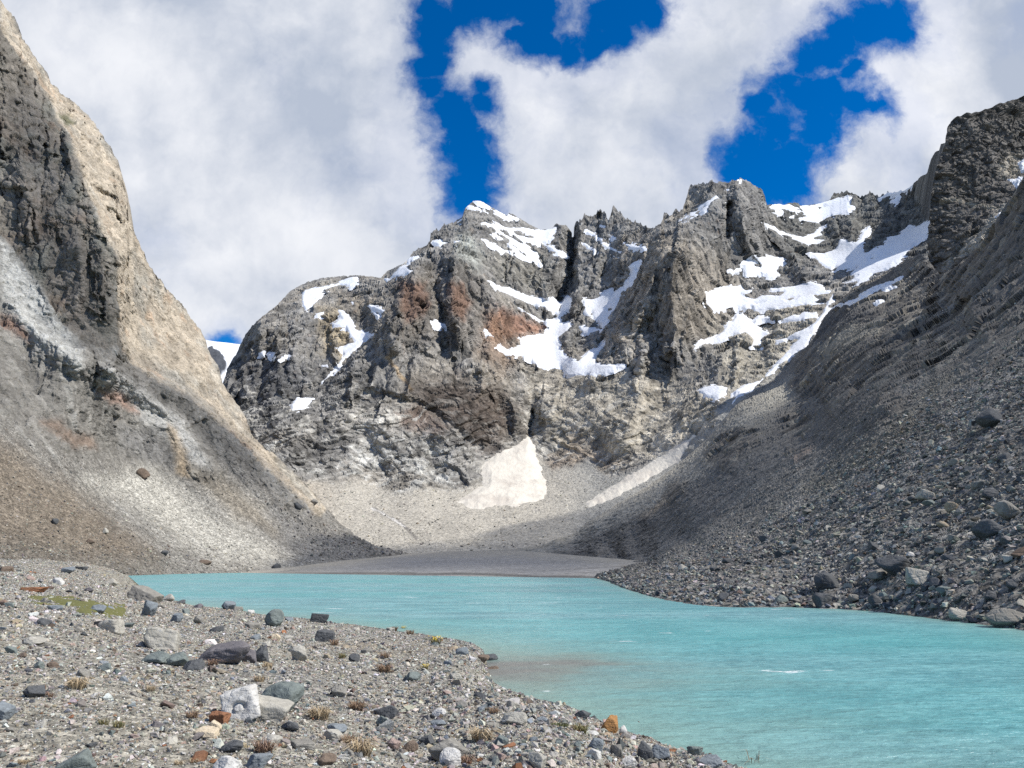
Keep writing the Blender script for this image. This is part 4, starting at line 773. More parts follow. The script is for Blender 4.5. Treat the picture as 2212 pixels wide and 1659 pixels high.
q1 = t.vec('MULTIPLY', Pn, (.6, 1, 1)); wa = t.noise(q1, .35, 5, .6); wb = t.noise(t.vec('MULTIPLY', Pn, (.7, 1, 1)), 3.2, 5, .68); wc = t.noise(t.vec('MULTIPLY', Pn, (.12, .5, 1)), .08, 3, .5)
cc = t.mix(t.maprange(t.math('ADD', t.math('MULTIPLY', wa, .45), t.math('MULTIPLY', wb, .55)), .41, .60), rgb(.10, .255, .285), rgb(.205, .43, .45))
cc = t.mix(t.maprange(wc, .4, .65), cc, t.mix(.5, cc, rgb(.055, .345, .345)))
cc = t.mix(mk, cc, t.mix(cv, rgb(.20, .33, .29), rgb(.175, .18, .165)))
fo = t.noise(t.vec('MULTIPLY', Pn, (.42, 1.0, 1)), .8, 3, .55); fo2 = t.noise(Pn, 6, 3, .7); fo3 = t.noise(t.vec('MULTIPLY', Pn, (.5, 1, 1)), .22, 2, .5)
foam = t.math('MULTIPLY', t.maprange(t.math('ADD', fo, t.math('MULTIPLY', fo3, .42)), .90, .945), t.maprange(fo2, .36, .56))
cc = t.mix(foam, cc, rgb(.75, .80, .80))
t.put(b.inputs['Base Color'], cc); b.inputs['Roughness'].default_value = .30; b.inputs['IOR'].default_value = 1.33
bp = t.node('ShaderNodeBump'); bp.inputs['Distance'].default_value = .30; bp.inputs['Strength'].default_value = 1.0
rip = t.math('ADD', t.noise(t.vec('MULTIPLY', Pn, (.45, 1, 1)), 1.6, 6, .62), t.math('MULTIPLY', t.noise(t.vec('MULTIPLY', Pn, (.6, 1, 1)), .35, 3, .5), .8))
t.put(bp.inputs['Height'], rip); t.l.new(bp.outputs[0], b.inputs['Normal']); me.materials.append(m)
link('lake', me, 'turquoise glacial lake ruffled by wind', kind='structure')

#@@OBJECTS
# ================================================================== STONES, BOULDERS, PLANTS
PAL = {'grey': (.235,.222,.194), 'pale': (.375,.355,.305), 'dark': (.095,.098,.10), 'blue': (.19,.21,.222), 'tan': (.33,.275,.20), 'rust': (.24,.115,.062), 'white': (.52,.505,.47),
       'green': (.165,.188,.175), 'purple': (.15,.138,.142), 'brown': (.155,.118,.09), 'cream': (.55,.46,.33), 'orange': (.33,.175,.07), 'pink': (.33,.25,.215)}
WORD = {'grey': 'grey', 'pale': 'pale grey', 'dark': 'dark grey', 'blue': 'blue grey', 'tan': 'tan', 'rust': 'rust brown', 'white': 'white', 'green': 'greenish grey', 'purple': 'purplish grey', 'brown': 'brown', 'cream': 'cream', 'orange': 'orange', 'pink': 'pinkish'}
def hulls(n, npts, seed, flat):
    out = []; r = np.random.default_rng(seed)
    for i in range(n):
        bm = bmesh.new(); p = r.normal(size=(npts, 3)); p /= np.linalg.norm(p, axis=1, keepdims=True); p *= r.uniform(.72, 1.05, (npts, 1))
        p *= np.array([1, r.uniform(.6, .9), r.uniform(*flat)])
        vs = [bm.verts.new(q) for q in p]; res = bmesh.ops.convex_hull(bm, input=vs)
        bmesh.ops.delete(bm, geom=list({g for g in res['geom_interior']+res['geom_unused'] if isinstance(g, bmesh.types.BMVert)}), context='VERTS')
        bmesh.ops.triangulate(bm, faces=bm.faces[:]); bm.verts.index_update()
        out.append((np.array([v.co[:] for v in bm.verts]), np.array([[v.index for v in f.verts] for f in bm.faces]))); bm.free()
    return out
HULL_S = hulls(26, 11, 1, (.4, .85)); HULL_M = hulls(30, 22, 2, (.42, .9))
def rotm(yaw, tx, ty):
    c, s_ = np.cos(yaw), np.sin(yaw); z = np.zeros_like(c); o = np.ones_like(c)
    Rz = np.stack([c, -s_, z, s_, c, z, z, z, o], -1).reshape(-1, 3, 3)
    c, s_ = np.cos(tx), np.sin(tx); Rx = np.stack([o, z, z, z, c, -s_, z, s_, c], -1).reshape(-1, 3, 3)
    c, s_ = np.cos(ty), np.sin(ty); Ry = np.stack([c, z, s_, z, o, z, -s_, z, c], -1).reshape(-1, 3, 3)
    return Rx@Ry@Rz
def pack_stones(name, pos, size, colr, mat, variants, label, cat, tilt=.35, seed=0):
    r = np.random.default_rng(seed); n = len(pos); Rm = rotm(r.uniform(0, 6.28, n), r.normal(0, tilt, n), r.normal(0, tilt, n))
    k = r.integers(0, len(variants), n); V, Fc, Cl = [], [], []; base = 0
    for j, (v, f) in enumerate(variants):
        ix = np.where(k == j)[0]
        if not len(ix): continue
        vv = np.einsum('nij,vj->nvi', Rm[ix], v)*(size[ix]/2)[:, None, None]+pos[ix][:, None]
        V.append(vv.reshape(-1, 3)); Fc.append((f[None]+(np.arange(len(ix))*len(v))[:, None, None]).reshape(-1, 3)+base); base += len(ix)*len(v)
        Cl.append(np.repeat(colr[ix], len(v), 0))
    me = make_mesh(name, np.concatenate(V), np.concatenate(Fc), mat, False, np.concatenate(Cl))
    return link(name, me, label, cat, None, 'stuff')
def colours(n, names, probs, r, jit=.24):
    k = r.choice(len(names), n, p=np.array(probs)/sum(probs)); base = np.array([PAL[x] for x in names])[k]
    return base*(1+r.normal(0, jit, (n, 1)))*(1+r.normal(0, .04, (n, 3))), [names[i] for i in k]
def sample(L, n, w, r):
    A = L.Q[1:, :-1]-L.Q[:-1, :-1]; B = L.Q[:-1, 1:]-L.Q[:-1, :-1]; ar = np.linalg.norm(np.cross(A, B), axis=-1)
    ww = (ar*w[:-1, :-1]).ravel(); ww = ww/ww.sum(); ix = r.choice(len(ww), n, p=ww); i, j = np.divmod(ix, L.u.shape[1]-1)
    a = r.random(n)[:, None]; b = r.random(n)[:, None]; Q = L.Q
    pos = (Q[i, j]*(1-a)+Q[i, j+1]*a)*(1-b)+(Q[i+1, j]*(1-a)+Q[i+1, j+1]*a)*b
    return pos, L.u[i, j], L.v[i, j], L.t[i, j]
def total_area(L, w):
    A = L.Q[1:, :-1]-L.Q[:-1, :-1]; B = L.Q[:-1, 1:]-L.Q[:-1, :-1]; return (np.linalg.norm(np.cross(A, B), axis=-1)*w[:-1, :-1]).sum()

# ---- named boulders: (pixel column, pixel row of the foot, width, height, colour, label)
BANK_ROCKS = [
 (308,1299,62,28,'grey','slanted grey slab with a pale top jutting over the waterline at the far bank',('slab',.45)),
 (316,1330,40,32,'blue','angular blue grey boulder below the slanted waterline slab',None),
 (234,1363,46,28,'pale','squarish grey block with a light flat top behind the layered boulder',('block',0)),
 (341,1404,76,46,'pale','large tilted pale layered boulder standing on a dark undercut',('block',.2)),
 (474,1438,108,50,'purple','big low purplish grey boulder with a dry tuft at its foot',None),
 (375,1441,62,30,'green','green grey wedge boulder left of the big purplish boulder',None),
 (416,1450,48,24,'dark','dark speckled rounded rock in front of the green grey wedge',None),
 (332,1437,70,24,'green','flat greenish boulder below the tilted layered boulder',None),
 (563,1436,34,33,'dark','upright dark greenish block beside the big purplish boulder',None),
 (532,1436,40,30,'purple','broken purple rock wedged against the big purplish boulder',None),
 (588,1352,48,34,'green','dark green boulder with a rusty foot on the bank edge',None),
 (489,1317,34,22,'blue','lone blue grey boulder standing against the lake on the bank edge',None),
 (686,1345,38,22,'dark','dark tilted block on the bank edge against the water',('block',.2)),
 (698,1388,46,28,'dark','dark green rectangular block on the gravel below the bank edge',('block',.1)),
 (594,1385,20,16,'cream','round cream cobble on open fine gravel',None),
 (641,1427,36,29,'pale','rounded pale grey boulder with small cobbles beneath it',None),
 (764,1431,24,16,'dark','small isolated dark rock on open gravel',None),
 (512,1550,92,62,'white','white split boulder with a dark crescent hollow',('block',-.3)),
 (556,1552,116,46,'pale','light grey angular slab leaning in front of the white split boulder',('slab',.25)),
 (606,1530,98,60,'green','large blue green boulder behind the light grey slab',None),
 (470,1565,40,25,'rust','rust red block at the foot of the white split boulder',('block',.1)),
 (462,1582,28,25,'cream','yellowish cream stone under the rust red block',None),
 (443,1593,52,15,'cream','flat cream stone with an orange tip',('slab',.1)),
 (67,1510,46,26,'dark','black and white rock with dark front on the left gravel',None),
 (3,1558,42,36,'blue','blue grey rock cut by the edge of the photo',None),
 (152,1668,76,46,'green','teal grey pointed slab at the bottom edge',('slab',-.4)),
 (484,1670,66,40,'white','smooth white boulder at the bottom edge',None),
 (832,1551,52,30,'dark','dark blue rock leaning on a smaller stone amid dry grass',None),
 (826,1570,40,22,'green','smaller greenish stone under the dark blue rock',None),
 (716,1594,50,22,'pale','light grey flat stone with blue back on the near gravel',None),
 (722,1578,44,20,'blue','blue grey stone behind the light grey flat stone',None),
 (728,1502,38,28,'grey','steep grey angular rock right of the blue green boulder',None),
 (1322,1588,40,34,'orange','bright orange lichen coloured boulder near the water',None),
 (1260,1553,40,22,'dark','dark flat topped rock on the cobble shore',None),
 (1391,1581,32,20,'brown','olive brown slab sloping into the lake beside the orange boulder',('slab',.4)),
 (1424,1594,34,19,'dark','dark blue grey rock on the waterline past the olive slab',None),
 (1061,1385,32,16,'brown','lone brown rock standing in the shallow water off the point',None),
 (1055,1423,42,22,'dark','wet dark boulder on the tip of the gravel point',None),
 (1093,1420,30,15,'grey','rounded grey rock in the water beside the wet dark boulder',None),
 (1040,1431,34,15,'brown','low brown rock below the wet dark boulder',None),
 (1111,1572,60,32,'pale','chalky pale teal boulder among cobbles',None),
 (969,1652,84,50,'grey','large grey boulder at the bottom edge behind a white one',None),
 (972,1662,50,30,'white','rounded white boulder in front of the large grey boulder',None),
 (891,1470,36,22,'green','green grey rounded rock behind the cobbles',None),
 (62,1387,54,18,'pale','pale blue grey flat boulder on the left gravel',None),
 (208,1324,30,16,'blue','blue grey stone in the green moss mat',None),
 (112,1319,30,12,'blue','flat blue stone at the left end of the moss mat',None),
 (62,1277,54,11,'rust','long reddish flat slab on the far left bank',('slab',0)),
 (140,1237,28,14,'blue','dark blue rock on the crest of the far left bank',None),
 (170,1230,30,7,'dark','thin black slab on the crest of the far left bank',('slab',0)),
 (10,1234,30,13,'brown','brown rock on the bank crest at the edge of the photo',None),
 (93,1351,30,16,'dark','rounded dark rock left of the squarish grey block',None),
 (377,1345,28,20,'blue','blue green stone right of the tilted layered boulder',None),
 (426,1348,22,20,'grey','upright grey stone behind the big purplish boulder',None),
 (946,1572,36,13,'blue','light blue flat stone among cobbles',None),
 (946,1549,34,18,'white','triangular creamy white stone among cobbles',None),
 (650,1622,54,18,'grey','flat mid grey slab on near gravel',('slab',.05)),
 (577,1624,50,25,'pale','pale angular grey stone above the smooth white boulder',None),
 (551,1657,56,34,'blue','blue grey rounded boulder right of the smooth white boulder',None),
 (493,1624,48,24,'dark','black stone with white face above the smooth white boulder',None),
 (627,1578,42,19,'dark','dark grey humped stone below the light grey slab',None),
 (700,1656,46,28,'brown','dark red brown rock at the bottom edge',None),
 (884,1625,34,24,'brown','angular brown rock among cobbles',None),
 (850,1618,36,20,'pink','pinkish flat rock beside the angular brown rock',None),
 (920,1612,30,20,'dark','dark split rock under tan stones on the cobble shore',None),
 (1428,1644,42,32,'blue','dark blue grey block in the cobbles by the water',None),
 (1394,1642,34,40,'dark','tall dark slanting block in the cobbles by the water',None),
 (1288,1624,34,28,'blue','blue grey angular cobble below the green grass',None),
 (1335,1638,30,34,'grey','standing grey rock below the orange boulder',None),
 (1287,1646,34,24,'white','white flat topped stone among blue cobbles',None),
 (1360,1662,42,26,'white','broad white rock at the bottom edge of the cobbles',None),
 (1159,1662,42,34,'pale','white blue boulder at the bottom edge',None),
 (1083,1614,32,28,'green','green grey boulder in the dry grass',None),
 (1504,1638,34,22,'green','greenish rounded boulder close to the waterline',None),
 (1546,1662,52,22,'blue','bluish slab at the bottom edge by the water',None),
 (1604,1645,34,24,'tan','tan rock at the last corner of the shore',None),
 (1348,1592,20,22,'white','small white upright stone touching the orange boulder',None),
 (1480,1598,34,18,'pale','pale flat stone on the waterline',None),
]
RIGHT_ROCKS = [
 (2186,1352,92,42,'grey','big grey boulder on the right waterline at the edge of the photo',None),
 (1992,1260,56,32,'pale','bright topped boulder with dark underside on the right talus',('block',.2)),
 (1948,1234,78,36,'dark','dark pointed boulder behind the bright topped boulder',None),
 (1797,1272,54,34,'dark','dark blocky boulder near the right waterline',None),
 (1780,1312,40,36,'dark','dark boulder dipping into the water on the right shore',None),
 (2078,1334,44,24,'pale','pale smooth boulder on the right waterline',None),
 (2192,1117,54,38,'grey','rounded grey boulder high on the right edge',None),
 (2150,1158,66,46,'dark','pair forming dark cracked boulder below the rounded grey boulder',None),
 (2152,915,54,38,'dark','round dark boulder high on the scree slope',None),
 (2174,992,32,20,'dark','smaller dark boulder below the round dark one on the scree',None),
 (2006,1077,38,20,'pale','pale tilted slab in the middle of the talus',('slab',.3)),
 (2034,1077,20,16,'grey','grey block touching the pale tilted slab',None),
 (1977,1080,24,10,'dark','low dark stone left of the pale tilted slab',None),
 (2148,1074,44,24,'dark','dark broken block above the dark cracked boulder',None),
 (2117,1050,28,16,'grey','brownish grey block on the upper talus',None),
 (1905,1250,46,20,'grey','layered grey slab left of the dark pointed boulder',('slab',.1)),
 (2183,1214,28,18,'pale','pale grey boulder among talus at the right edge',None),
 (2196,1267,38,20,'dark','dark hollowed boulder at the right edge above the water',None),
 (1690,1302,32,18,'green','greenish block on the right waterline far from camera',None),
 (2045,1282,32,18,'green','green grey boulder left of the pale smooth boulder',None),
 (1897,1307,34,24,'dark','dark cubic block near the waterline',None),
 (2147,1297,32,20,'dark','dark angular block above the big waterline boulder',None),
 (2060,1105,24,24,'tan','tan upright shard on the talus',None),
 (1970,1200,24,10,'white','white flat stone on the middle talus',None),
 (1890,1245,30,14,'purple','purplish slab beside the layered grey slab',None),
 (1850,1298,30,16,'grey','grey wedge among shore talus',None),
 (1580,1216,30,12,'dark','low dark outcrop stone on the far right shore talus',None),
 (1447,1288,14,10,'brown','small brown stone on the far tip of the right shore',None),
]
LEFT_ROCKS = [
 (592,1233,24,15,'dark','dark boulder at the far left waterline beside the silt flat',None),
 (116,1130,18,11,'dark','dark boulder low on the brown left scree',None),
 (224,1154,16,11,'pale','pale boulder on the brown left scree',None),
 (188,1177,20,11,'brown','dark brown boulder low on the left scree',None),
 (304,1032,30,20,'brown','brown rock knob sticking out of the left scree',None),
 (352,1198,18,10,'dark','black stone above the far left shore',None),
 (440,1217,34,10,'brown','long brown boulder above the far left shore',None),
 (640,1100,22,14,'dark','large dark block in the rubble fan on the left',None),
 (672,1092,20,12,'grey','grey block at the top of the rubble fan on the left',None),
]
def ico(sub):
    bm = bmesh.new(); bmesh.ops.create_icosphere(bm, subdivisions=sub, radius=1.0)
    v = np.array([q.co[:] for q in bm.verts]); f = np.array([[w.index for w in q.verts] for q in bm.faces]); bm.free(); return v/np.linalg.norm(v, axis=1, keepdims=True), f
ICO5, ICO4 = ico(5), ico(4)
def boulder_mesh(name, seed, dims, color, kind, mat, fine, noise_s=1.0, hollow=False):
    r = np.random.default_rng(seed); d, f = fine; npl = 15
    n = r.normal(size=(npl, 3)); n /= np.linalg.norm(n, axis=1, keepdims=True); hh = r.uniform(.62, .98, npl)
    if kind:      # a block or slab: strong flat faces
        bx = np.array([[1,0,0],[-1,0,0],[0,1,0],[0,-1,0],[0,0,1],[0,0,-1.]])+r.normal(0, .13, (6, 3)); n = np.concatenate([bx/np.linalg.norm(bx, axis=1, keepdims=True), n[:5]]); hh = np.concatenate([r.uniform(.66, .78, 6), r.uniform(.85, .98, 5)])
    dt = d@n.T; q = np.where(dt > .05, hh[None]/np.maximum(dt, .05), 9.0)
    rad = -np.log(np.exp(-26*q).sum(1))/26; v = d*np.minimum(rad, 1.25)[:, None]
    ext = (v.max(0)-v.min(0))/2; v = v/ext
    p = (d*2.2+seed % 97).astype(f32)
    v = v*(1+.05*noise_s*fbm(p, 4, seed % 50)+.04*noise_s*chisel(p*1.6, seed % 50+3)[0])[:, None]
    if hollow:
        e = np.hypot(d[:, 0]+.02, (d[:, 2]-.02)*1.1); g_ = np.exp(-((e-.34)/.075)**2)*(d[:, 1] < -.2)*sstep(-.2, .1, d[:, 2]+.1); v = v*(1-.26*g_)[:, None]
    v = v*np.array(dims)/2
    if kind:
        a = kind[1]; c, s_ = math.cos(a), math.sin(a); v = np.stack([v[:, 0]*c+v[:, 2]*s_, v[:, 1], -v[:, 0]*s_+v[:, 2]*c], 1)
    a = r.uniform(-.5, .5); c, s_ = math.cos(a), math.sin(a); v = np.stack([v[:, 0]*c-v[:, 1]*s_, v[:, 0]*s_+v[:, 1]*c, v[:, 2]], 1)
    m = fbm(p*1.3, 4, 61+seed % 20); ve = fbm(p*np.array([1, 1, 3.5], f32), 4, 71+seed % 20)
    cc = np.array(color)*(1+.28*m+.22*ve+.18*fbm(p*6, 3, 5))[:, None]
    cc = mixc(cc, np.minimum(np.array(color)*2.0, .6), .55*sstep(.32, .5, ve)); cc = mixc(cc, np.array(color)*.5, .5*sstep(.3, .5, -m))
    return make_mesh(name, v, f, mat, True, cc), cc, v
def put_rock(L, u, v, w, h, colr, label, kind, mat, cat='boulder', sink=.16, i=0, fine=ICO5):
    B = L.at(u, min(v, L.v.max()-2))[0]; t = (B-np.array([0, 0, EYE]))@np.array([0, CP, SP])
    if v > H-2: t = t*.985
    wm_, hm = .92*w/F*t, .95*h/F*t
    me, cc, vv = boulder_mesh('boulder', 1000+i*13+int(u), (wm_*1.05, wm_*.8+hm*.25, hm*1.25), PAL[colr], kind, mat, fine, hollow='hollow' in label)
    o = link('boulder', me, label, cat)
    o.location = B+np.array([0, wm_*.32, hm*(.625-sink-.1)])
    return o
named = []
for i, (u, v, w, h, c_, lab, kd) in enumerate(BANK_ROCKS):
    o = put_rock(BANK, u, v, w, h, c_, lab, kd, M_STONE, 'boulder' if w > 28 else 'stone', i=i); named.append((u, v, lab, 'b', o, w, h))
for i, (u, v, w, h, c_, lab, kd) in enumerate(RIGHT_ROCKS):
    o = put_rock(RIGHT, u, v, w, h, c_, lab, kd, M_TALUS, 'boulder', i=200+i, fine=ICO4); named.append((u, v, lab, 'r', o, w, h))
for i, (u, v, w, h, c_, lab, kd) in enumerate(LEFT_ROCKS):
    o = put_rock(LEFT, u, v, w, h, c_, lab, kd, M_TALUS, 'boulder', i=300+i, fine=ICO4); named.append((u, v, lab, 'l', o, w, h))
# ---- countable cobbles: individual stones described by their nearest landmark boulder
SHORT = {}
for (u, v, lab, z, o, w, h) in named:
    for cut in (' with ', ' on ', ' below ', ' at ', ' beside ', ' behind ', ' standing ', ' jutting ', ' under ', ' left ', ' right ', ' in front', ' wedged', ' against', ' leaning', ' amid', ' near ', ' among', ' sloping', ' past', ' off ', ' close', ' touching', ' high ', ' dipping', ' above', ' in ', ' far', ' cut '):
        k = lab.find(cut)
        if k > 6: lab = lab[:k]
    SHORT[o.name] = lab
def describe(u, v, word, size, zone, used):
    cand = sorted([x for x in named if x[3] == zone and 16 < x[5]], key=lambda x: math.hypot(u-x[0], 1.6*(v-x[1])))
    for x in cand[:9]:
        dx, dy = u-x[0], (v-x[1])*1.4
        rel = ('just left of' if dx < 0 else 'just right of') if abs(dx) > abs(dy) else ('behind' if dy < 0 else 'in front of')
        for sz in size:
            lab = f'{sz} {word} stone {rel} the {SHORT[x[4].name]}'
            if len(lab.split()) <= 16 and lab not in used: used.add(lab); return lab
    return None
COB_ME = {}
def cobble_mesh(colr, k):
    if (colr, k) not in COB_ME:
        COB_ME[(colr, k)] = boulder_mesh('stone', 500+k*7+len(colr), (1, .8, .62), PAL[colr], None, M_STONE, ICO4)[0]
    return COB_ME[(colr, k)]
r = np.random.default_rng(21)
inb = (BANK.u > -40) & (BANK.u < 1760) & (BANK.v < 1690) & (BANK.Q[..., 2] > .02)
cobble = sstep(0, 60, poly_sd(BANK.u, BANK.v, [(700,1470),(900,1450),(1060,1460),(1300,1550),(1640,1660),(1700,1720),(900,1720),(760,1600)]))
def px_free(u, v, w, lst, k=.42):
    return all(abs(u-a) > (w+b)*k or abs(v-c) > (w*.6+d_*.8)*k*1.4 for a, c, b, d_ in lst)
taken = [(x[0], x[1]-x[6]*.4, x[5], x[6]) for x in named if x[3] == 'b']
used = set(); count = 0
names_b = ['grey','pale','dark','blue','tan','rust','white','green','purple','brown','pink']; prob_b = [30,24,10,9,7,1.5,6,8,4,4,4]
pos, su, sv, st = sample(BANK, 5000, inb*(.35+1.0*cobble)*(1/np.maximum(BANK.t, 6))**2.0, r)
szs = np.exp(r.normal(0, .30, 5000))
for i in range(5000):
    if count >= 120: break
    wpx = float(np.clip(18*szs[i], 12, 32)); 
    if not (5 < su[i] < 1640 and 1250 < sv[i] < 1650) or not px_free(su[i], sv[i], wpx, taken): continue
    cn = names_b[r.choice(len(names_b), p=np.array(prob_b)/sum(prob_b))]
    lab = describe(su[i], sv[i], WORD[cn], ('small',) if wpx < 20 else ('middling', 'angular') if wpx < 27 else ('large', 'bulky'), 'b', used)
    if lab is None: continue
    taken.append((su[i], sv[i]-wpx*.25, wpx, wpx*.6)); count += 1
    m_ = wpx/F*st[i]; o = link('stone', cobble_mesh(cn, count % 4), lab, 'stone', 'cobbles on the near bank')
    o.location = pos[i]+UP*m_*.14; o.rotation_euler = (r.normal(0, .3), r.normal(0, .3), r.uniform(0, 6.28)); o.scale = (m_*1.05, m_*r.uniform(.85, 1.2), m_*r.uniform(.75, 1.15))
taken_r = [(x[0], x[1]-x[6]*.4, x[5], x[6]) for x in named if x[3] == 'r']
tal_line = sstep(-40, 60, poly_sd(RIGHT.u, RIGHT.v, [(1290,1262),(1420,1215),(1600,1160),(1750,1080),(1900,960),(2050,860),(2212,740),(2420,640),(2420,1450),(1300,1330)])+fbm(np.stack([RIGHT.u/70, RIGHT.v/50, 0*RIGHT.u], -1), 3, 601)*60)
inr = (RIGHT.u > 1288) & (RIGHT.u < 2260) & (RIGHT.Q[..., 2] > .05)
pos, su, sv, st = sample(RIGHT, 6000, inr*tal_line*(1/np.maximum(RIGHT.t, 20))**2*sstep(900, 1250, RIGHT.v), r); cr = 0
names_r = ['grey','pale','dark','blue','tan','brown','green']; prob_r = [32,24,24,6,4,5,6]
for i in range(6000):
    if cr >= 60: break
    wpx = float(np.clip(17*szs[i % 5000], 11, 30))
    if not (1420 < su[i] < 2206 and 980 < sv[i] < 1345) or not px_free(su[i], sv[i], wpx, taken_r): continue
    cn = names_r[r.choice(len(names_r), p=np.array(prob_r)/sum(prob_r))]
    lab = describe(su[i], sv[i], WORD[cn], ('small',) if wpx < 15 else ('middling', 'angular') if wpx < 21 else ('large', 'bulky'), 'r', used)
    if lab is None: continue
    taken_r.append((su[i], sv[i]-wpx*.25, wpx, wpx*.6)); cr += 1
    m_ = wpx/F*st[i]; o = link('stone', cobble_mesh(cn, cr % 4), lab, 'stone', 'blocks on the right hand talus')
    o.location = pos[i]+UP*m_*.16; o.rotation_euler = (r.normal(0, .35), r.normal(0, .35)-.3, r.uniform(0, 6.28)); o.scale = (m_*1.05, m_*r.uniform(.85, 1.2), m_*r.uniform(.75, 1.15))

# ---- uncountable stones
def field(L, name, classes, mask, names, probs, mat, label, cat, seed, lift=.08, cap=60000, px=1.5):
    r = np.random.default_rng(seed); PP, SS, CC = [], [], []
    for (s0, s1, dens, tmax) in classes:
        w = mask*sstep(tmax*1.15, tmax*.8, L.t); n = int(min(total_area(L, w)*dens, cap))
        if n < 5: continue
        pos, su, sv, st = sample(L, n, w, r); sz = s0*(s1/s0)**(r.random(n)**1.5)
        cl_, _ = colours(n, names, probs, r)
        PP.append(pos+UP*(sz*lift)[:, None]); SS.append(sz); CC.append(cl_)
    PP = np.concatenate(PP); SS = np.concatenate(SS); CC = np.concatenate(CC)
    print(name, len(PP))
    return pack_stones(name, PP, SS, CC, mat, HULL_S, label, cat, seed=seed)
patchy = sstep(-.45, .35, fbm(BANK.P.astype(f32)/1.3, 3, 611)+.5*cobble)
mb = inb*(.35+.65*patchy)
field(BANK, 'gravel', [(.018,.04,650,12),(.035,.07,170,32),(.06,.12,36,70),(.11,.2,6.5,115),(.2,.42,.48,125)], mb, names_b, [24,38,8,5,17,1.2,16,4,2,4,3], M_STONE, 'mixed loose gravel covering the near bank', 'gravel', 31, lift=.07)
field(BANK, 'cobbles', [(.07,.13,26,26),(.12,.22,7.5,30)], inb*cobble*(.3+.7*patchy), names_b, prob_b, M_STONE, 'crowded cobbles along the near shore', 'cobbles', 32)
mr = inr*(.10+.90*tal_line)
field(RIGHT, 'talus', [(.16,.34,5.0,75),(.3,.6,1.5,150),(.55,1.0,.48,260),(.9,1.7,.05,420)], mr*sstep(560, 480, RIGHT.t), names_r, prob_r, M_TALUS, 'grey talus blocks covering the right slope', 'talus', 33, cap=40000)
shoreR = sstep(60, 8, np.abs(RIGHT.vb[None]-RIGHT.v))*inr
field(RIGHT, 'shore_blocks', [(.3,.7,2.2,110),(.5,1.3,.30,220)], shoreR, names_r, [30,14,30,10,3,4,9], M_TALUS, 'dark blocks heaped along the right waterline', 'talus', 34)
inl_ = (LEFT.u > -20) & (LEFT.u < 890)
rub = sstep(-10, 14, poly_sd(LEFT.u, LEFT.v, cG((380,930),(560,960),(760,1080),(960,1150),(1220,1200),(1200,1260),(900,1270),(600,1240),(480,1120),(400,1010)))+fbm(np.stack([LEFT.u/30, LEFT.v/20, 0*LEFT.u], -1), 3, 603)*16)
field(LEFT, 'rubble', [(1.0,2.8,.11,700)], inl_*rub, ['dark','grey','pale','brown'], [40,34,12,10], M_TALUS, 'dark rubble fan at the foot of the left scree', 'rubble', 35, cap=9000)
lows = sstep(1120, 1215, LEFT.v)*inl_*sstep(640, 560, LEFT.u)
field(LEFT, 'scree_blocks', [(.4,.85,.55,340),(.7,1.5,.10,470)], inl_*tal*(.35+.65*lows), ['dark','grey','pale','brown','tan'], [22,34,16,16,8], M_TALUS, 'scattered blocks on the left scree', 'rubble', 36, cap=26000)
SCW = scree*(WALL.v > 1040)*(1-under)
field(WALL, 'basin_blocks', [(1.2,3.0,.010,2000)], SCW, ['dark','grey','pale','tan'], [18,40,26,16], M_TALUS, 'scattered blocks on the basin scree', 'rubble', 37, cap=5000)

# ---- unseen clouds added and shaped to shade the right slope, the silt flat and the left gully
def cloud(pts, zc, soft, thick, dens, label, seed):
    T_ = np.array(pts); q = T_-SUND*((T_[:, 2]-zc)/SUND[2])[:, None]; q = q[:, :2]
    lo, hi = q.min(0)-soft*2, q.max(0)+soft*2; n = 150
    X, Y = np.meshgrid(np.linspace(lo[0], hi[0], n), np.linspace(lo[1], hi[1], n)); sd = poly_sd(X, Y, q)
    p3 = np.stack([X, Y, X*0+zc], -1).astype(f32)/soft; nz_ = fbm(p3/2.2, 4, seed)
    a = sstep(-soft, soft, sd+nz_*soft*1.1)*dens; h = thick*np.sqrt(np.clip(a, 0, 1))*(1+.5*fbm(p3, 3, seed+3))
    top = np.stack([X, Y, zc+h], -1).reshape(-1, 3); bot = np.stack([X, Y, zc-.35*h-.5], -1).reshape(-1, 3); f = grid_faces(n, n)
    at_ = 1-np.sqrt(1-np.clip(a.ravel(), 0, .999)); V = np.concatenate([top, bot]); F_ = np.concatenate([f, f[:, ::-1]+n*n])
    kp = (np.concatenate([at_, at_])[F_].max(1) > .004); V, F_, A_ = compact(V, F_[kp], np.concatenate([at_, at_]))
    link('cloud', make_mesh('cloud', V, F_, M_SHADE_CLOUD, True, None, {'dens': A_}), label, 'cloud', None, 'stuff')
M_SHADE_CLOUD = bpy.data.materials.new('cloud'); M_SHADE_CLOUD.use_nodes = True; t = NT(M_SHADE_CLOUD.node_tree); t.n.clear()
mx = t.node('ShaderNodeMixShader'); tr = t.node('ShaderNodeBsdfTransparent'); df = t.node('ShaderNodeBsdfDiffuse'); df.inputs[0].default_value = rgb(.9, .9, .92)
t.put(mx.inputs[0], t.node('ShaderNodeAttribute', attribute_name='dens').outputs['Fac']); t.l.new(tr.outputs[0], mx.inputs[1]); t.l.new(df.outputs[0], mx.inputs[2])
t.l.new(mx.outputs[0], t.node('ShaderNodeOutputMaterial').inputs[0])
def spots(seq): return [(RIGHT if z == 'r' else LEFT if z == 'l' else WALL if z == 'w' else FL).at(u, v)[0] for z, u, v in seq]
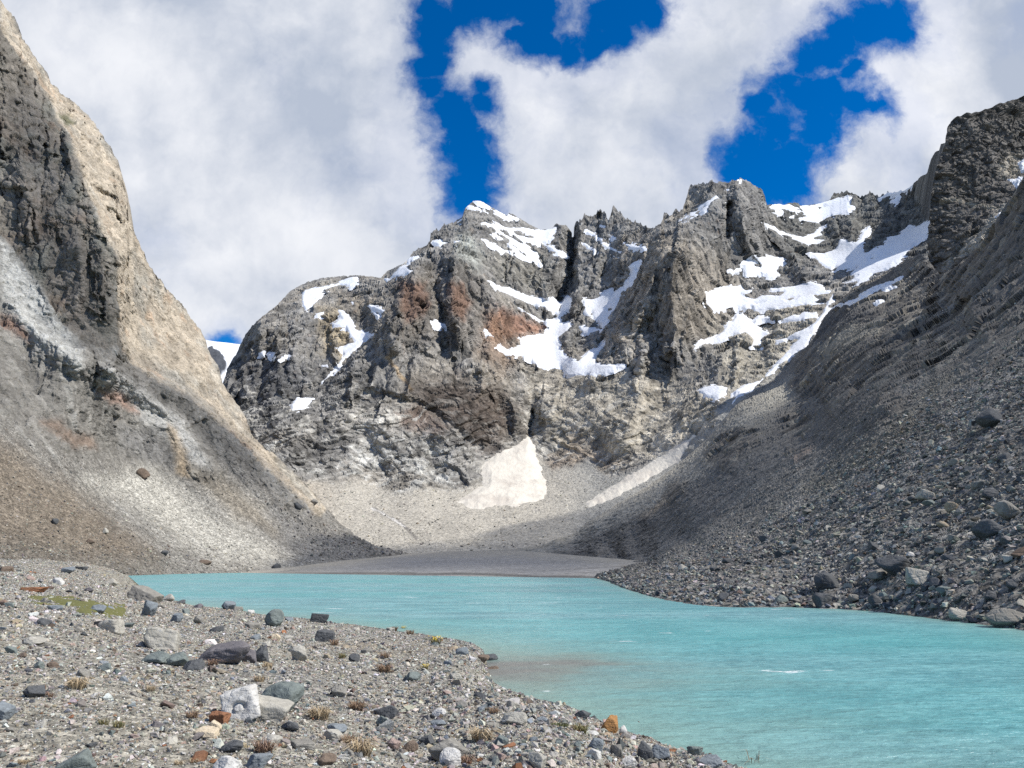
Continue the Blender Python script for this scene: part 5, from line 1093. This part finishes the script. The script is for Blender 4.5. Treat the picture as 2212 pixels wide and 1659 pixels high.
cloud(spots([('w',880,1186),('w',1000,1182),('w',1110,1172),('w',1200,1142),('w',1290,1102),('r',1420,1046),('r',1500,992),('r',1560,945),('r',1640,893),('r',1720,845),('r',1830,785),('r',1900,735),('r',2000,700),('r',2080,650),('r',2150,600),('r',2212,540),('r',2330,470),('r',2330,1000),('r',2212,960),('r',2000,1020),('r',1750,1130),('r',1550,1190),('r',1400,1225),('f',1250,1236),('f',1000,1232),('f',700,1226),('l',740,1200)]), 760, 28, 60, .78, 'unseen cloud added to shade the right slope', 3)
cloud(spots([('l',u,v) for u, v in cF((640,120),(700,330),(900,500),(1100,610),(1230,715),(1400,860),(1500,985),(1700,1165),(1840,1300),(1700,1280),(1500,1150),(1300,1040),(1240,1000),(1190,880),(1060,760),(880,620),(700,490),(560,370),(420,260),(250,20))] + [('l',40,520),('l',10,300),('l',60,200),('l',120,290),('l',160,420),('l',205,560)]), 900, 12, 40, .45, 'unseen cloud added to shade the left cliff', 9)

# ---- plants
m = bpy.data.materials.new('dry_grass'); m.use_nodes = True; t = NT(m.node_tree); b = t.n['Principled BSDF']
t.put(b.inputs['Base Color'], t.node('ShaderNodeAttribute', attribute_name='col').outputs['Color']); b.inputs['Roughness'].default_value = .8; M_GRASS = m
GC = {'straw': ((.52,.42,.27), (.34,.25,.15)), 'brown': ((.33,.23,.14), (.21,.13,.08)), 'green': ((.15,.155,.05), (.26,.20,.10)), 'red': ((.30,.19,.125), (.19,.12,.08)), 'moss': ((.085,.095,.03), (.14,.14,.05))}
def tuft(u, v, w, kind, label, flowers=False, sprig=False, seed=0):
    r = np.random.default_rng(900+seed); B = BANK.at(u, min(v, 1780))[0]; t_ = (B-np.array([0, 0, EYE]))@np.array([0, CP, SP]); R = w/F*t_*.5
    n = 150 if w > 34 else 100
    if sprig: n = 16
    hgt = R*(1.5 if kind != 'moss' else .7)*(2.2 if sprig else 1)
    V, Fc, Cl = [], [], []
    for i in range(n):
        a = r.uniform(0, 6.28); rr = R*.55*math.sqrt(r.random()); p0 = np.array([rr*math.cos(a)*1.15, rr*math.sin(a)*.8, -.01])
        a2 = a+r.normal(0, .6); ln = r.uniform(.25, .95); d_ = np.array([math.cos(a2), math.sin(a2), 0]); l = hgt*r.uniform(.5, 1.1)
        sd_ = np.array([-d_[1], d_[0], 0])*R*.035; p1 = p0+d_*l*ln*.35+UP*l*.6; p2 = p0+d_*l*ln*1.15+UP*l*(.80-.45*ln)
        k = len(V); V += [p0-sd_, p0+sd_, p1-sd_*.8, p1+sd_*.8, p2]; Fc += [(k, k+1, k+3), (k, k+3, k+2), (k+2, k+3, k+4)]
        q = r.random(); c_ = np.array(GC[kind][0])*(1-q)+np.array(GC[kind][1])*q; Cl += [c_*(1+r.normal(0, .12))]*5
    me = make_mesh('grass_tuft', np.array(V), np.array(Fc), M_GRASS, False, np.array(Cl)); o = link('grass_tuft', me, label, 'grass tuft', 'grass tufts on the near bank'); o.location = B
    if flowers:
        V, Fc = [], []
        for i in range(26):
            a = r.uniform(0, 6.28); p = np.array([math.cos(a)*R*r.random(), math.sin(a)*R*.7*r.random(), hgt*r.uniform(.45, .8)]); s_ = R*.11; k = len(V)
            V += [p+np.array([s_, 0, 0]), p+np.array([0, s_, s_*.5]), p-np.array([s_, 0, 0]), p-np.array([0, s_, s_*.4]), p+UP*s_*.6]; Fc += [(k, k+1, k+4), (k+1, k+2, k+4), (k+2, k+3, k+4), (k+3, k, k+4)]
        link('flowers', make_mesh('flowers', np.array(V), np.array(Fc), M_GRASS, False, np.broadcast_to(np.array([.55,.40,.02]), (len(V), 3))), None, None, None, None, o)
TUFTS = [(325,1497,28,'straw','round straw tuft on open gravel'),(165,1492,54,'straw','wide flattened dry tuft on the left gravel'),(224,1565,30,'green','left one of two green tufts on the near gravel'),(256,1573,32,'green','right one of two green tufts on the near gravel'),
 (414,1554,34,'brown','brown tuft left of the rust red block'),(50,1641,28,'straw','straw tuft near the bottom left'),(386,1642,26,'straw','left straw tuft above the smooth white boulder'),(418,1639,24,'straw','right straw tuft beside the smooth white boulder'),(106,1507,24,'red','reddish tuft right of the black and white rock'),
 (577,1447,30,'straw','straw tuft in front of the upright dark block'),(459,1441,32,'red','reddish tuft at the foot of the big purplish boulder'),(8,1482,26,'red','reddish tuft at the left edge of the photo'),(691,1548,56,'straw','big straw tuft right of the blue green boulder'),(676,1528,34,'red','dark reddish tuft behind the big straw tuft'),
 (778,1631,72,'straw','largest sprawling straw tuft near the bottom'),(829,1453,38,'brown','brown grass clump behind the cobbles'),(831,1420,26,'brown','small brown tuft on open gravel toward the point'),(739,1422,24,'green','dull green tuft near the small isolated dark rock'),(941,1393,32,'green','yellow flowering tuft on the gravel point',True),
 (918,1447,22,'green','low yellow flowering plant above the cobbles',True),(872,1362,16,'green','small yellow flowering plant at the bank edge',True),(918,1427,26,'green','olive cushion on the gravel point'),(966,1530,28,'brown','brown tuft behind the triangular white stone'),(1040,1603,60,'straw','wide straw tuft left of the green grey boulder'),
 (616,1602,32,'red','reddish tuft below the light grey slab'),(570,1630,56,'red','wide red brown dry plant by the pale angular stone'),(817,1504,52,'brown','wide brown withered patch among the cobbles'),(756,1604,40,'brown','low brown tuft right of the light grey flat stone'),(851,1363,20,'brown','brown tuft on the bank edge left of two'),(886,1371,22,'brown','brown tuft on the bank edge right of two'),
 (1066,1550,30,'brown','brown tuft behind the chalky pale boulder'),(1248,1525,28,'brown','dead brown stalks at the edge of the cobble shore'),(1210,1572,50,'moss','dark green cushion plant left of the orange boulder'),(1254,1582,40,'green','green grass beside the dark cushion plant'),(1243,1606,24,'moss','small green cushion below the green grass'),
 (1118,1504,26,'moss','green plant beside a lichened rock on the shore'),(1006,1655,40,'red','red brown tuft at the bottom edge'),(1166,1612,30,'moss','mossy plant in the middle of the cobbles'),(655,1480,40,'brown','withered brown patch behind the blue green boulder'),(770,1535,44,'brown','brown mat left of the dark blue rock'),
 (900,1378,16,'brown','tiny brown tuft near the flowering tuft'),(670,1384,20,'red','rusty tuft left of the dark green rectangular block'),(722,1394,26,'brown','rusty tuft at the foot of the dark green rectangular block'),(780,1412,18,'red','small rust tuft on open gravel'),(560,1475,30,'straw','pale dry tuft above the white split boulder'),(1440,1620,16,'brown','brown wisp among waterline cobbles')]
TUFTS = [q for k, q in enumerate(TUFTS) if k not in (11, 13, 22, 21, 26, 38, 40, 41, 43, 45)]
for i, q in enumerate(TUFTS): tuft(*q[:5], flowers=len(q) > 5, seed=i)
tuft(1632,1650,40,'brown','thin dark weed stalks leaning over the lake at the corner', sprig=True, seed=80)
m = bpy.data.materials.new('moss'); m.use_nodes = True; t = NT(m.node_tree); b = t.n['Principled BSDF']; geo = t.node('ShaderNodeNewGeometry')
t.put(b.inputs['Base Color'], t.mix(t.noise(geo.outputs['Position'], 4, 5, .6), rgb(.05,.06,.012), rgb(.20,.19,.055))); b.inputs['Roughness'].default_value = .95
bp = t.node('ShaderNodeBump'); bp.inputs['Distance'].default_value = .05; t.put(bp.inputs['Height'], t.noise(geo.outputs['Position'], 14, 4, .6)); t.l.new(bp.outputs[0], b.inputs['Normal'])
nb = fbm(BANK.P.astype(f32)/1.1, 4, 701)
lay_patch(BANK, snow_sd(BANK, [cH((190,350),(300,335),(460,340),(640,370),(800,390),(960,410),(990,480),(900,500),(760,470),(640,480),(560,430),(400,400),(250,385))])+nb*16-1, .05, .012, 'moss_mat', 'green moss mat between stones on the far left bank', m, cat='moss', base=BANK.Q)
